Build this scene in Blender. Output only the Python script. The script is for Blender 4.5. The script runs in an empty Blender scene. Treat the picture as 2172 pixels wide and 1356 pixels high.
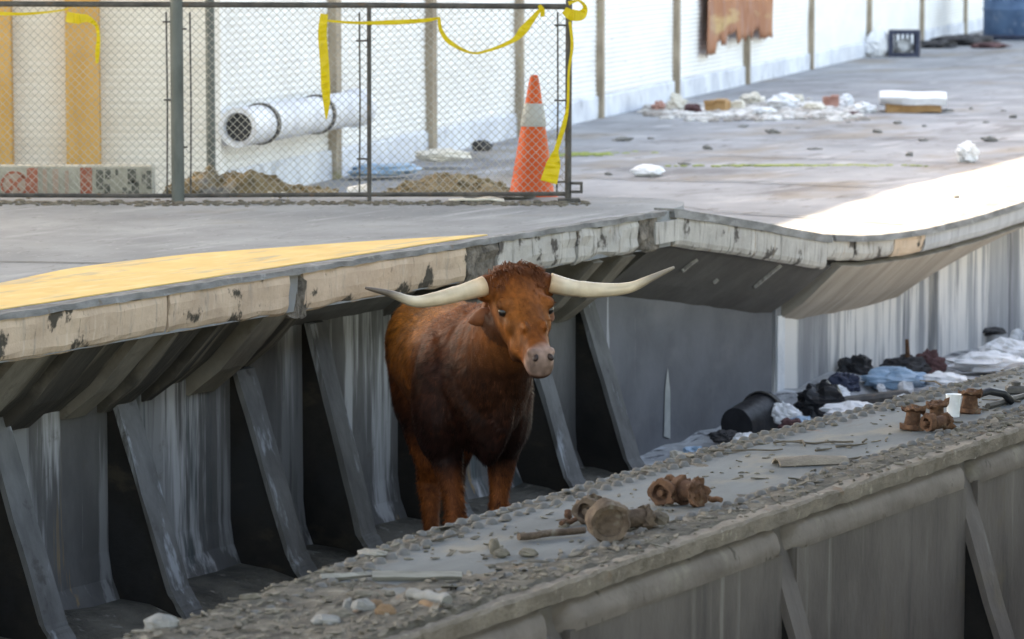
import bpy, math, random
from mathutils import Vector, Matrix, noise
R = math.radians
scene = bpy.context.scene
COL = scene.collection
rnd = random.Random(7)

# ------------------------------------------------------------------ camera
CAM_H = 3.09
PITCH = math.atan(828.0 / 8000.0)
cam_d = bpy.data.cameras.new('camera')
cam = bpy.data.objects.new('camera', cam_d)
COL.objects.link(cam)
cam.location = (0, 0, CAM_H)
cam.rotation_euler = (math.pi / 2 - PITCH, 0, 0)
cam_d.sensor_width = 36.0
cam_d.lens = 8000.0 / 2172.0 * 36.0
cam_d.clip_start = 0.5
cam_d.clip_end = 600
cam_d.dof.use_dof = True
cam_d.dof.focus_distance = 15.2
cam_d.dof.aperture_fstop = 6.3
scene.camera = cam

# ------------------------------------------------------------------ sky and sun
SUN_EL = R(44)
SUN_H = Vector((-0.72, 0.69, 0)).normalized()          # horizontal direction towards the sun
scene.cycles.use_denoising = True
scene.cycles.denoiser = 'OPENIMAGEDENOISE'
scene.cycles.denoising_input_passes = 'RGB_ALBEDO_NORMAL'
scene.cycles.denoising_prefilter = 'ACCURATE'
scene.cycles.filter_width = 1.5
scene.cycles.max_bounces = 6
scene.cycles.diffuse_bounces = 4
scene.cycles.sample_clamp_indirect = 4.0
world = bpy.data.worlds.new('World')
scene.world = world
world.use_nodes = True
wn = world.node_tree
bg = wn.nodes['Background']
sky = wn.nodes.new('ShaderNodeTexSky')
sky.sky_type = 'NISHITA'
sky.sun_disc = False
sky.sun_elevation = SUN_EL
sky.sun_rotation = math.atan2(SUN_H.x, SUN_H.y)
sky.air_density = 1.0
sky.dust_density = 2.2
sky.ozone_density = 1.0
wn.links.new(sky.outputs[0], bg.inputs[0])
bg.inputs[1].default_value = 0.14
world.cycles.sampling_method = 'MANUAL'
world.cycles.sample_map_resolution = 2048
sd = bpy.data.lights.new('sun', 'SUN')
sun = bpy.data.objects.new('sun', sd)
COL.objects.link(sun)
sd.energy = 2.9
sd.angle = R(0.53)
sd.color = (1.0, 0.95, 0.87)
SUN_V = Vector((SUN_H.x * math.cos(SUN_EL), SUN_H.y * math.cos(SUN_EL), math.sin(SUN_EL)))
sun.rotation_euler = SUN_V.to_track_quat('Z', 'Y').to_euler()
scene.view_settings.view_transform = 'Standard'
scene.view_settings.look = 'None'
scene.view_settings.gamma = 1
scene.view_settings.use_curve_mapping = False
scene.view_settings.exposure = 2.85
scene.view_settings.use_white_balance = True
scene.view_settings.white_balance_temperature = 8900
scene.render.resolution_x = 1024
scene.render.resolution_y = 639

# ------------------------------------------------------------------ coordinates
# the track frame: s runs along the track (away, to the right), w across it (away, to the left), z up
TH = R(27.5)
U = Vector((math.sin(TH), math.cos(TH), 0))
N = Vector((-math.cos(TH), math.sin(TH), 0))
E0 = Vector((-0.2057, 19.0765, 0))
def W(s, w, z=0.0):
    return E0 + U * s + N * w + Vector((0, 0, z))
def LOC(p):
    q = Vector((p[0], p[1], 0)) - E0
    return q.dot(U), q.dot(N)
PLAT = 1.51
LOW = 1.17
GIRD = 1.20
def at(px, py, z):
    """the point at height z that a sight line of the photograph meets"""
    a = (px - 1086) / 8000.0
    b = (py - 678) / 8000.0
    cp, sp = math.cos(PITCH), math.sin(PITCH)
    d = Vector((a, cp - b * sp, -sp - b * cp))
    t = (z - CAM_H) / d.z
    return Vector((0, 0, CAM_H)) + d * t

# ------------------------------------------------------------------ mesh helpers
class MB:
    def __init__(self):
        self.v = []; self.f = []
    def add(self, vs, fs):
        o = len(self.v)
        self.v += [tuple(x) for x in vs]
        self.f += [tuple(i + o for i in f) for f in fs]
        return o
    def box(self, x0, x1, y0, y1, z0, z1, m=None):
        vs = [Vector(p) for p in ((x0,y0,z0),(x1,y0,z0),(x1,y1,z0),(x0,y1,z0),(x0,y0,z1),(x1,y0,z1),(x1,y1,z1),(x0,y1,z1))]
        if m: vs = [m @ p for p in vs]
        self.add(vs, [(3,2,1,0),(4,5,6,7),(0,1,5,4),(1,2,6,5),(2,3,7,6),(3,0,4,7)])
    def bbox(self, x0, x1, y0, y1, z0, z1, b=0.01, m=None):
        """box with chamfered vertical and top edges"""
        def ring(i, z):
            return [(x0+i,y0+i,z),(x1-i,y0+i,z),(x1-i,y1-i,z),(x0+i,y1-i,z)]
        vs = []
        for i, z in ((b, z0), (0, z0+b), (0, z1-b), (b, z1)):
            vs += ring(i, z)
        fs = [(3,2,1,0),(12,13,14,15)]
        for k in range(3):
            for j in range(4):
                a = k*4+j; c = k*4+(j+1)%4
                fs.append((a, c, c+4, a+4))
        if m: vs = [m @ Vector(p) for p in vs]
        self.add(vs, fs)
    def loft(self, rings, cap=True):
        n = len(rings[0])
        o = len(self.v)
        for r in rings: self.v += [tuple(p) for p in r]
        for k in range(len(rings)-1):
            for j in range(n):
                a = o+k*n+j; b = o+k*n+(j+1)%n
                self.f.append((a, b, b+n, a+n))
        if cap:
            self.f.append(tuple(o+j for j in reversed(range(n))))
            self.f.append(tuple(o+(len(rings)-1)*n+j for j in range(n)))
    def tube(self, pts, rad, n=8, cap=True, flat=1.0):
        pts = [Vector(p) for p in pts]
        if not isinstance(rad, (list, tuple)): rad = [rad]*len(pts)
        rings = []
        side = None
        for i, p in enumerate(pts):
            t = (pts[min(i+1, len(pts)-1)] - pts[max(i-1, 0)])
            if t.length < 1e-9: t = Vector((0,0,1))
            t.normalize()
            if side is None:
                ref = Vector((0,0,1)) if abs(t.z) < 0.9 else Vector((1,0,0))
                side = t.cross(ref).normalized()
            else:
                side = (side - t*side.dot(t))
                side.normalize()
            up = side.cross(t)
            rings.append([p + (side*math.cos(2*math.pi*j/n) + up*math.sin(2*math.pi*j/n)*flat)*rad[i] for j in range(n)])
        self.loft(rings, cap)
    def lathe(self, prof, n=16, m=None, closed=False, jit=0.0):
        """prof: list of (r, z)"""
        rings = []
        for r, z in prof:
            ring = [Vector((r*math.cos(2*math.pi*j/n), r*math.sin(2*math.pi*j/n), z)) for j in range(n)]
            if jit: ring = [p*(1+jit*noise.noise(p*38)+jit*.6*noise.noise(p*90)) for p in ring]
            if m: ring = [m @ p for p in ring]
            rings.append(ring)
        self.loft(rings, not closed)
        if closed:
            o = len(self.v) - n*len(rings)
            k = len(rings)-1
            for j in range(n):
                a = o+k*n+j; b = o+k*n+(j+1)%n
                self.f.append((a, b, o+(j+1)%n, o+j))
    def strip(self, s0, s1, n, prof, zf=None, jit=0.0, fr=6.0, seed=0.0, wf=None):
        """a profile of (w, z) swept along s, with uneven edges"""
        rings = []
        for i in range(n+1):
            s = s0 + (s1-s0)*i/n
            dz = zf(s) if zf else 0.0
            r = []
            for k, (w, z) in enumerate(prof):
                p = Vector((s, w, z+dz))
                if wf: p.y = wf(s, w)
                if jit:
                    q = Vector((s*fr, w*fr*2+seed, z*fr*2))
                    p.y += jit*noise.noise(q)
                    p.z += jit*noise.noise(q+Vector((9.1, 3.3, 7)))
                r.append(p)
            rings.append(r)
        self.loft(rings)
    def blob(self, c, rx, ry, rz, nu=14, nv=9, amp=0.2, fr=2.0, seed=0.0, m=None, floor=None):
        o = len(self.v)
        for i in range(nv+1):
            ph = math.pi*i/nv
            for j in range(nu):
                th = 2*math.pi*j/nu
                d = Vector((math.sin(ph)*math.cos(th), math.sin(ph)*math.sin(th), math.cos(ph)))
                k = 1 + amp*noise.noise(d*fr + Vector((seed, seed*1.7, 0))) + amp*0.5*noise.noise(d*fr*2.6 + Vector((seed, 5, 1)))
                p = Vector((d.x*rx*k, d.y*ry*k, d.z*rz*k))
                if m: p = m @ p
                p += Vector(c)
                if floor is not None and p.z < floor: p.z = floor
                self.v.append(tuple(p))
        for i in range(nv):
            for j in range(nu):
                a = o+i*nu+j; b = o+i*nu+(j+1)%nu
                self.f.append((a, a+nu, b+nu, b))
    def build(self, name, mat, parent=None, smooth=False, loc=None, angle=None):
        me = bpy.data.meshes.new(name)
        me.from_pydata(self.v, [], self.f)
        me.validate()
        me.update()
        if smooth:
            me.shade_smooth()
            if angle is not None:
                me.set_sharp_from_angle(angle=angle)
        ob = bpy.data.objects.new(name, me)
        COL.objects.link(ob)
        if mat: me.materials.append(mat)
        if parent: ob.parent = parent
        if loc is not None: ob.location = loc
        return ob

def tag(o, label=None, cat=None, group=None, kind=None):
    if label: o['label'] = label
    if cat: o['category'] = cat
    if group: o['group'] = group
    if kind: o['kind'] = kind
    return o
def empty(name, loc=(0,0,0), rz=0.0):
    o = bpy.data.objects.new(name, None)
    COL.objects.link(o)
    o.location = loc; o.rotation_euler = (0, 0, rz)
    o.empty_display_size = 0.1
    return o
def track_empty(name):
    return empty(name, E0, math.pi/2 - TH)
def copy_tree(o, parent=None):
    c = o.copy(); COL.objects.link(c)
    if parent: c.parent = parent
    for ch in list(o.children): copy_tree(ch, c)
    return c
def rotm(axis, a): return Matrix.Rotation(a, 4, axis)
def tr(x, y, z): return Matrix.Translation((x, y, z))

# ------------------------------------------------------------------ materials
def mk(name, c1, c2, sc=4.0, rough=0.85, bump=0.3, bsc=30.0, bdist=0.01, detail=8.0, stretch=(1,1,1), contrast=(0.3, 0.7),
       layers=(), metal=0.0, spec=0.3, coord='Object', sheen=0.0, attr=None, trans=0.0):
    """two-tone noise with optional layers: dict(col, sc, stretch, lo, hi, amt, off)"""
    m = bpy.data.materials.new(name)
    m.use_nodes = True
    nt = m.node_tree; nd = nt.nodes; lk = nt.links
    b = nd['Principled BSDF']
    tc = nd.new('ShaderNodeTexCoord')
    def nz(scale, st, det=detail, off=(0,0,0)):
        mp = nd.new('ShaderNodeMapping')
        mp.inputs['Scale'].default_value = st
        mp.inputs['Location'].default_value = off
        lk.new(tc.outputs[coord], mp.inputs[0])
        t = nd.new('ShaderNodeTexNoise')
        t.inputs['Scale'].default_value = scale
        t.inputs['Detail'].default_value = det
        t.inputs['Roughness'].default_value = 0.62
        lk.new(mp.outputs[0], t.inputs['Vector'])
        return t.outputs['Fac']
    def ramp(sock, lo, hi):
        r = nd.new('ShaderNodeMapRange')
        r.inputs['From Min'].default_value = lo
        r.inputs['From Max'].default_value = hi
        r.interpolation_type = 'SMOOTHSTEP'
        lk.new(sock, r.inputs['Value'])
        return r.outputs[0]
    def mix(fac, a, bb):
        x = nd.new('ShaderNodeMix'); x.data_type = 'RGBA'
        if isinstance(fac, float): x.inputs[0].default_value = fac
        else: lk.new(fac, x.inputs[0])
        for i, v in ((6, a), (7, bb)):
            if isinstance(v, tuple): x.inputs[i].default_value = (*v, 1)
            else: lk.new(v, x.inputs[i])
        return x.outputs[2]
    col = mix(ramp(nz(sc, stretch), *contrast), c1, c2)
    if attr:
        at_n = nd.new('ShaderNodeAttribute'); at_n.attribute_name = attr
        col2 = nd.new('ShaderNodeMix'); col2.data_type = 'RGBA'; col2.blend_type = 'MULTIPLY'
        col2.inputs[0].default_value = 1.0
        lk.new(at_n.outputs['Color'], col2.inputs[6]); lk.new(col, col2.inputs[7])
        col = col2.outputs[2]
    for i, L in enumerate(layers):
        f = ramp(nz(L.get('sc', 4.0), L.get('stretch', (1,1,1)), L.get('detail', 6.0), L.get('off', (i*3.7+1, i*1.9, i*5.3))), L['lo'], L['hi'])
        if 'mask' in L:   # second, broader noise that limits the layer to patches
            g = ramp(nz(L['mask'], (1,1,1), 3.0, (i*2.1, 7.7, i)), 0.45, 0.6)
            mm = nd.new('ShaderNodeMath'); mm.operation = 'MULTIPLY'
            lk.new(f, mm.inputs[0]); lk.new(g, mm.inputs[1]); f = mm.outputs[0]
        mu = nd.new('ShaderNodeMath'); mu.operation = 'MULTIPLY'
        lk.new(f, mu.inputs[0]); mu.inputs[1].default_value = L.get('amt', 1.0)
        col = mix(mu.outputs[0], col, L['col'])
    lk.new(col, b.inputs['Base Color'])
    b.inputs['Roughness'].default_value = rough
    b.inputs['Metallic'].default_value = metal
    b.inputs['Specular IOR Level'].default_value = spec
    if sheen:
        b.inputs['Sheen Weight'].default_value = sheen
        b.inputs['Sheen Roughness'].default_value = 0.4
    if trans: b.inputs['Transmission Weight'].default_value = trans
    if bump:
        bn = nd.new('ShaderNodeBump')
        bn.inputs['Strength'].default_value = bump
        bn.inputs['Distance'].default_value = bdist
        lk.new(nz(bsc, stretch, 6.0, (2,2,2)), bn.inputs['Height'])
        lk.new(bn.outputs[0], b.inputs['Normal'])
    return m

V = (4.6, 4.6, 0.3)     # vertical streaks
M = {}
M['deck'] = mk('deck_concrete', (.20,.208,.216), (.30,.31,.318), sc=1.2, bump=.25, bsc=60, bdist=.004, rough=.9,
    layers=[dict(col=(.38,.39,.4), sc=2.2, stretch=(.35,3,1), lo=.52, hi=.72, amt=.7), dict(col=(.08,.085,.1), sc=5, stretch=(.3,3,1), lo=.62, hi=.74, amt=.6),
            dict(col=(.22,.19,.15), sc=1.1, lo=.55, hi=.75, amt=.5), dict(col=(.10,.10,.10), sc=16, stretch=(.6,2,1), lo=.62, hi=.68, amt=.7), dict(col=(.45,.45,.44), sc=22, stretch=(.6,2,1), lo=.63, hi=.69, amt=.7)])
M['yellow'] = mk('worn_yellow_paint', (.82,.56,.22), (.72,.47,.17), sc=3, bump=.3, bsc=90, bdist=.004, rough=.8,
    layers=[dict(col=(.36,.32,.26), sc=5, stretch=(.4,2,1), lo=.52, hi=.68, amt=.6), dict(col=(.80,.62,.32), sc=9, stretch=(.4,2,1), lo=.5, hi=.7, amt=.6)])
M['nosing'] = mk('edge_steel', (.10,.098,.096), (.25,.245,.24), sc=7, stretch=(.6,2,2), bump=.3, bsc=50, rough=.7,
    layers=[dict(col=(.36,.36,.35), sc=12, stretch=(.5,1,1), lo=.56, hi=.7, amt=.7), dict(col=(.13,.09,.06), sc=9, lo=.58, hi=.7, amt=.7)])
M['fascia'] = mk('fascia_concrete', (.46,.34,.25), (.60,.455,.34), sc=4, bump=.5, bsc=26, bdist=.012, rough=.9,
    layers=[dict(col=(.33,.28,.23), sc=5, stretch=(5,5,.6), lo=.53, hi=.72, amt=.8), dict(col=(.68,.56,.45), sc=4, stretch=(4,4,.7), lo=.56, hi=.75, amt=.6),
            dict(col=(.045,.04,.032), sc=4.5, stretch=(1.2,1,1), lo=.575, hi=.63, amt=.95), dict(col=(.10,.085,.07), sc=14, stretch=(4,4,.5), lo=.62, hi=.72, amt=.75)])
M['fascia_grey'] = mk('fascia_grey_concrete', (.36,.335,.31), (.50,.47,.435), sc=4, bump=.5, bsc=26, bdist=.012, rough=.9,
    layers=[dict(col=(.14,.13,.12), sc=5, stretch=(5,5,.5), lo=.52, hi=.68, amt=.85), dict(col=(.60,.58,.55), sc=5, stretch=(4,4,.6), lo=.56, hi=.72, amt=.6),
            dict(col=(.05,.04,.035), sc=5.5, lo=.555, hi=.62, amt=.9), dict(col=(.30,.19,.10), sc=4, stretch=(3,3,.6), lo=.6, hi=.7, amt=.7)])
M['fascia_blue'] = mk('fascia_smooth_concrete', (.34,.345,.36), (.44,.445,.46), sc=3, stretch=(2,2,.6), bump=.3, bsc=20, layers=[dict(col=(.24,.24,.25), sc=4, stretch=(4,4,.6), lo=.55, hi=.7, amt=.7)])
M['rough'] = mk('broken_concrete', (.07,.06,.05), (.28,.24,.2), sc=14, bump=.9, bsc=35, bdist=.03, rough=.95)
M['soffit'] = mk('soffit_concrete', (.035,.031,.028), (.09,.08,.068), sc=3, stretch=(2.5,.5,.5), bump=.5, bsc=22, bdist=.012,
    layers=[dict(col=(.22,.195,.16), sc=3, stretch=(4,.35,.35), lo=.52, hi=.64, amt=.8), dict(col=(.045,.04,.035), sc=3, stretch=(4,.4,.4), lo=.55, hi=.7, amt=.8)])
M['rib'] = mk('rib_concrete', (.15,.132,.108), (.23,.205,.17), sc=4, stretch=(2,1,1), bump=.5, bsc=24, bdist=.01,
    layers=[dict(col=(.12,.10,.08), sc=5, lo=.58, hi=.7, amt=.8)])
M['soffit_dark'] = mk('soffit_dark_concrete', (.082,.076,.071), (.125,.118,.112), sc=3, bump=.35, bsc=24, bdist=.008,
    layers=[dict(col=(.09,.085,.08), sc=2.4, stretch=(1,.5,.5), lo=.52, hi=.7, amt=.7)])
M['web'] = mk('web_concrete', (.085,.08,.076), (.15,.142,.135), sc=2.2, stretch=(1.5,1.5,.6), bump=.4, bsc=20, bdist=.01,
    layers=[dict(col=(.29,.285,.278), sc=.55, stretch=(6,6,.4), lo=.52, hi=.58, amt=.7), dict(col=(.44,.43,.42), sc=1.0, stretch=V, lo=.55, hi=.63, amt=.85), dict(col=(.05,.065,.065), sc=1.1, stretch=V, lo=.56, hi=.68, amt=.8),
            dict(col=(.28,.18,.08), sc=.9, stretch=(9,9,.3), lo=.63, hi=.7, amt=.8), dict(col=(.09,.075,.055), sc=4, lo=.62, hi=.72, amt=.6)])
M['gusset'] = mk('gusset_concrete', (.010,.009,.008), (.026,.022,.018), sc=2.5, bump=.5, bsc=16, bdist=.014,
    layers=[dict(col=(.05,.04,.026), sc=3, stretch=(1,1,2), lo=.55, hi=.7, amt=.7), dict(col=(.02,.02,.02), sc=2, lo=.5, hi=.65, amt=.7)])  # near-black: shade on the brace faces is put into the colour
M['flange'] = mk('gusset_edge_concrete', (.09,.088,.085), (.155,.152,.148), sc=4, stretch=(2,2,.6), bump=.4, bsc=22, bdist=.01,
    layers=[dict(col=(.36,.38,.40), sc=2, stretch=(4,4,.5), lo=.55, hi=.66, amt=.8), dict(col=(.07,.065,.06), sc=6, lo=.6, hi=.7, amt=.85)])
M['web_plain'] = mk('plain_grey_concrete', (.125,.126,.134), (.17,.172,.183), sc=2, bump=.3, bsc=20, bdist=.008,
    layers=[dict(col=(.21,.205,.21), sc=1.5, stretch=(1,1,2), lo=.5, hi=.7, amt=.6), dict(col=(.5,.5,.52), sc=1.0, stretch=(8,8,.5), lo=.66, hi=.72, amt=.7)])
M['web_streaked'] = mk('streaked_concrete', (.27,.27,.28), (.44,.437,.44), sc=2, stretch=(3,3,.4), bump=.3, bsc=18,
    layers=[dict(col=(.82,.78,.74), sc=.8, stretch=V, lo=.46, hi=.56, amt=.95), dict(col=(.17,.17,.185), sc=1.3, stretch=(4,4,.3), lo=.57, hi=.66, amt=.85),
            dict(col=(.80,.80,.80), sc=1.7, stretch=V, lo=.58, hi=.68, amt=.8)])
M['plate'] = mk('dusty_steel_plate', (.09,.098,.098), (.145,.156,.156), sc=2.2, stretch=(.8,2,1), bump=.35, bsc=50, bdist=.006, rough=.8,
    layers=[dict(col=(.2,.175,.135), sc=3, stretch=(.8,1.6,1), lo=.5, hi=.66, amt=.75), dict(col=(.12,.105,.09), sc=9, stretch=(.6,2,1), lo=.6, hi=.72, amt=.8),
            dict(col=(.20,.11,.06), sc=7, lo=.64, hi=.74, amt=.6)])
M['rivet'] = mk('rivet_paint', (.095,.09,.084), (.165,.158,.148), sc=9, bump=.3, bsc=60, bdist=.004, rough=.7,
    layers=[dict(col=(.2,.13,.08), sc=14, lo=.58, hi=.7, amt=.7)])
M['lip'] = mk('girder_lip', (.165,.136,.108), (.265,.222,.176), sc=7, stretch=(1,2,2), bump=.7, bsc=40, bdist=.012, rough=.9,
    layers=[dict(col=(.12,.10,.075), sc=8, stretch=(1,1,1), lo=.54, hi=.68, amt=.8), dict(col=(.40,.355,.29), sc=22, lo=.58, hi=.7, amt=.7), dict(col=(.22,.11,.05), sc=5, lo=.64, hi=.72, amt=.6)])
M['casing'] = mk('girder_casing', (.108,.091,.079), (.172,.147,.127), sc=2.2, stretch=(1.5,1.5,.7), bump=.5, bsc=24, bdist=.01,
    layers=[dict(col=(.31,.285,.24), sc=1.3, stretch=(8,8,.35), lo=.57, hi=.7, amt=.6), dict(col=(.075,.068,.06), sc=1.4, stretch=(6,6,.4), lo=.55, hi=.7, amt=.6),
            dict(col=(.17,.135,.085), sc=2, lo=.6, hi=.75, amt=.6)])
M['roll'] = mk('girder_roll', (.155,.128,.106), (.235,.197,.164), sc=3, bump=.5, bsc=26, bdist=.012,
    layers=[dict(col=(.09,.075,.06), sc=7, stretch=(1.5,1,1), lo=.62, hi=.68, amt=.9), dict(col=(.30,.27,.21), sc=4, lo=.55, hi=.72, amt=.6)])
M['ballast'] = mk('track_bed_dirt', (.055,.05,.042), (.15,.135,.11), sc=3, bump=.9, bsc=14, bdist=.05, rough=.95,
    layers=[dict(col=(.30,.28,.25), sc=9, lo=.58, hi=.68, amt=.6)])
M['ground'] = mk('worn_asphalt', (.205,.208,.218), (.32,.322,.332), sc=.8, bump=.4, bsc=30, bdist=.01, rough=.95,
    layers=[dict(col=(.13,.12,.12), sc=1.3, stretch=(.5,1.4,1), lo=.52, hi=.68, amt=.7), dict(col=(.44,.43,.43), sc=2.5, stretch=(.4,1.6,1), lo=.55, hi=.7, amt=.6),
            dict(col=(.24,.195,.15), sc=.7, stretch=(.6,1.2,1), lo=.5, hi=.66, amt=.65), dict(col=(.10,.09,.08), sc=5, stretch=(.5,1.5,1), lo=.6, hi=.68, amt=.7), dict(col=(.6,.6,.62), sc=16, lo=.66, hi=.72, amt=.8)])
M['siding'] = mk('white_siding', (.78,.765,.745), (.86,.855,.845), sc=1.6, stretch=(.6,.6,1.5), bump=.25, bsc=12, bdist=.01, rough=.7,
    layers=[dict(col=(.50,.50,.54), sc=5, stretch=(.5,.5,3), lo=.6, hi=.72, amt=.55), dict(col=(.70,.58,.44), sc=1.1, stretch=(1,1,.6), lo=.62, hi=.75, amt=.5)])
M['siding_cream'] = mk('cream_siding', (.76,.70,.62), (.84,.80,.74), sc=1.6, stretch=(.6,.6,1.5), bump=.25, bsc=12, bdist=.01, rough=.7,
    layers=[dict(col=(.58,.52,.46), sc=5, stretch=(.5,.5,3), lo=.6, hi=.72, amt=.5)])
M['plinth'] = mk('white_plinth', (.52,.54,.60), (.74,.76,.80), sc=2, bump=.4, bsc=16, bdist=.012,
    layers=[dict(col=(.33,.34,.38), sc=4, stretch=(1,1,1), lo=.56, hi=.7, amt=.7), dict(col=(.40,.55,.75), sc=1.2, lo=.62, hi=.72, amt=.4)])
M['post'] = mk('rusty_post', (.24,.19,.14), (.40,.33,.25), sc=4, stretch=(2,2,.7), bump=.3, layers=[dict(col=(.36,.33,.14), sc=3, lo=.58, hi=.7, amt=.5)])
M['ochre'] = mk('ochre_column', (.52,.29,.085), (.60,.35,.12), sc=3, stretch=(2,2,.5), bump=.2, layers=[dict(col=(.42,.24,.09), sc=4, stretch=(3,3,.4), lo=.58, hi=.72, amt=.6)])
M['galv'] = mk('galvanised_steel', (.085,.095,.088), (.14,.152,.143), sc=9, rough=.6, metal=.2, bump=.1, stretch=(1,1,.4))
M['iron'] = mk('dark_iron', (.055,.052,.05), (.12,.11,.10), sc=12, rough=.65, metal=.2, bump=.3,
    layers=[dict(col=(.16,.10,.06), sc=16, lo=.58, hi=.7, amt=.7)])
M['wire'] = mk('chain_link_wire', (.30,.275,.24), (.46,.43,.38), sc=9, rough=.6, metal=.2, bump=0)
M['tape'] = mk('yellow_tape', (.60,.43,.012), (.70,.52,.02), sc=12, rough=.4, bump=.3, bsc=25, bdist=.01, layers=[dict(col=(.30,.22,.02), sc=14, lo=.62, hi=.7, amt=.6)])
M['orange'] = mk('cone_orange', (.56,.068,.009), (.64,.095,.015), sc=6, rough=.55, bump=.15, layers=[dict(col=(.40,.12,.04), sc=8, stretch=(1,1,.5), lo=.58, hi=.72, amt=.55)])
M['collar'] = mk('cone_collar', (.33,.345,.33), (.45,.455,.43), sc=10, rough=.5, bump=.1, layers=[dict(col=(.32,.33,.33), sc=9, lo=.55, hi=.68, amt=.7)])
M['pipe'] = mk('white_pipe', (.58,.59,.64), (.78,.79,.82), sc=5, rough=.6, bump=.3, bsc=20, layers=[dict(col=(.36,.34,.36), sc=6, stretch=(2,1,1), lo=.56, hi=.7, amt=.6)])
M['black'] = mk('black_plastic', (.012,.012,.014), (.03,.03,.034), sc=6, rough=.45, bump=.4, bsc=14, bdist=.02)
M['navy'] = mk('navy_plastic', (.025,.03,.055), (.05,.06,.10), sc=8, rough=.5, bump=.2)
M['bluetank'] = mk('blue_paint', (.05,.10,.19), (.09,.165,.28), sc=3, rough=.6, bump=.2, layers=[dict(col=(.28,.33,.4), sc=6, lo=.55, hi=.7, amt=.6)])
M['rustsheet'] = mk('rusted_sheet', (.30,.12,.065), (.42,.19,.10), sc=2.2, stretch=(1,1,.6), rough=.9, bump=.5, bsc=14, bdist=.02,
    layers=[dict(col=(.52,.36,.17), sc=.9, stretch=(.5,.5,3), lo=.56, hi=.66, amt=.85), dict(col=(.38,.23,.19), sc=4, stretch=(2,2,.4), lo=.52, hi=.68, amt=.7), dict(col=(.15,.06,.03), sc=5, lo=.6, hi=.7, amt=.6)])
M['rust'] = mk('rust', (.075,.036,.022), (.17,.085,.048), sc=22, rough=.9, bump=.8, bsc=60, bdist=.01,
    layers=[dict(col=(.24,.175,.12), sc=18, lo=.57, hi=.69, amt=.6), dict(col=(.03,.018,.013), sc=14, lo=.58, hi=.68, amt=.7)])
M['rustgrey'] = mk('dusty_rust', (.075,.05,.036), (.165,.118,.084), sc=20, rough=.9, bump=.8, bsc=60, bdist=.01, layers=[dict(col=(.25,.225,.185), sc=16, lo=.55, hi=.68, amt=.6)])
M['grit'] = mk('grit', (.085,.074,.059), (.23,.203,.16), sc=16, rough=.95, bump=.5, bsc=60, bdist=.006, layers=[dict(col=(.10,.085,.07), sc=21, lo=.55, hi=.65, amt=.7), dict(col=(.27,.16,.10), sc=13, lo=.62, hi=.7, amt=.6)])
M['stone'] = mk('pale_stone', (.17,.168,.16), (.29,.28,.26), sc=14, rough=.9, bump=.5, bsc=50, bdist=.006, layers=[dict(col=(.18,.17,.16), sc=12, lo=.55, hi=.68, amt=.7)])
M['brownstone'] = mk('brown_stone', (.15,.088,.05), (.25,.165,.10), sc=14, rough=.9, bump=.5, bsc=50, bdist=.006)
M['wood'] = mk('weathered_wood', (.20,.185,.16), (.34,.32,.28), sc=6, stretch=(.4,5,5), rough=.9, bump=.5, bsc=40, bdist=.006, layers=[dict(col=(.09,.075,.06), sc=6, stretch=(.4,6,6), lo=.55, hi=.68, amt=.7)])
M['twig'] = mk('twig_bark', (.075,.06,.045), (.16,.13,.10), sc=18, rough=.9, bump=.5, bsc=60)
M['leaf'] = mk('dead_leaf', (.14,.10,.055), (.26,.20,.12), sc=14, rough=.8, bump=.3)
M['white'] = mk('white_plastic', (.70,.71,.73), (.84,.84,.85), sc=6, rough=.5, bump=.6, bsc=12, bdist=.03, layers=[dict(col=(.5,.5,.53), sc=7, lo=.56, hi=.7, amt=.6)])
M['cream'] = mk('cream_card', (.62,.56,.47), (.74,.70,.62), sc=6, rough=.8, bump=.4, bsc=14, bdist=.02, layers=[dict(col=(.40,.32,.24), sc=7, lo=.58, hi=.7, amt=.6)])
M['card'] = mk('brown_card', (.38,.21,.09), (.48,.29,.14), sc=6, rough=.8, bump=.3, layers=[dict(col=(.24,.13,.06), sc=8, lo=.58, hi=.7, amt=.6)])
M['brick'] = mk('pink_brick', (.36,.17,.13), (.50,.28,.23), sc=9, rough=.9, bump=.6, bsc=40, layers=[dict(col=(.6,.52,.47), sc=9, lo=.56, hi=.68, amt=.6)])
M['lightblue'] = mk('light_blue_plastic', (.22,.36,.50), (.36,.48,.60), sc=6, rough=.5, bump=.6, bsc=12, bdist=.03)
M['darkrag'] = mk('dark_rag', (.03,.03,.035), (.09,.085,.085), sc=7, rough=.9, bump=.8, bsc=14, bdist=.04)
M['maroon'] = mk('maroon_rag', (.09,.045,.05), (.17,.09,.085), sc=7, rough=.9, bump=.8, bsc=14, bdist=.04)
M['rubble'] = mk('brown_rubble', (.17,.125,.065), (.31,.235,.135), sc=9, rough=.95, bump=.9, bsc=26, bdist=.03, layers=[dict(col=(.10,.085,.06), sc=7, lo=.55, hi=.66, amt=.8), dict(col=(.21,.22,.23), sc=2.5, lo=.6, hi=.68, amt=.7)])
M['block'] = mk('barrier_block', (.30,.29,.24), (.42,.41,.35), sc=7, rough=.9, bump=.4, bsc=24, layers=[dict(col=(.2,.2,.18), sc=6, stretch=(3,3,.5), lo=.55, hi=.68, amt=.6)])
M['redpaint'] = mk('faded_red_paint', (.33,.10,.065), (.42,.16,.11), sc=12, rough=.85, bump=.2, layers=[dict(col=(.44,.36,.30), sc=16, lo=.56, hi=.68, amt=.6)])
M['darkpaint'] = mk('faded_dark_paint', (.07,.075,.065), (.16,.16,.14), sc=12, rough=.85, bump=.2, layers=[dict(col=(.34,.33,.29), sc=14, lo=.56, hi=.68, amt=.6)])
M['pinkpaint'] = mk('faded_pink_paint', (.36,.25,.20), (.42,.33,.27), sc=12, rough=.85, bump=.2)
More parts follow.
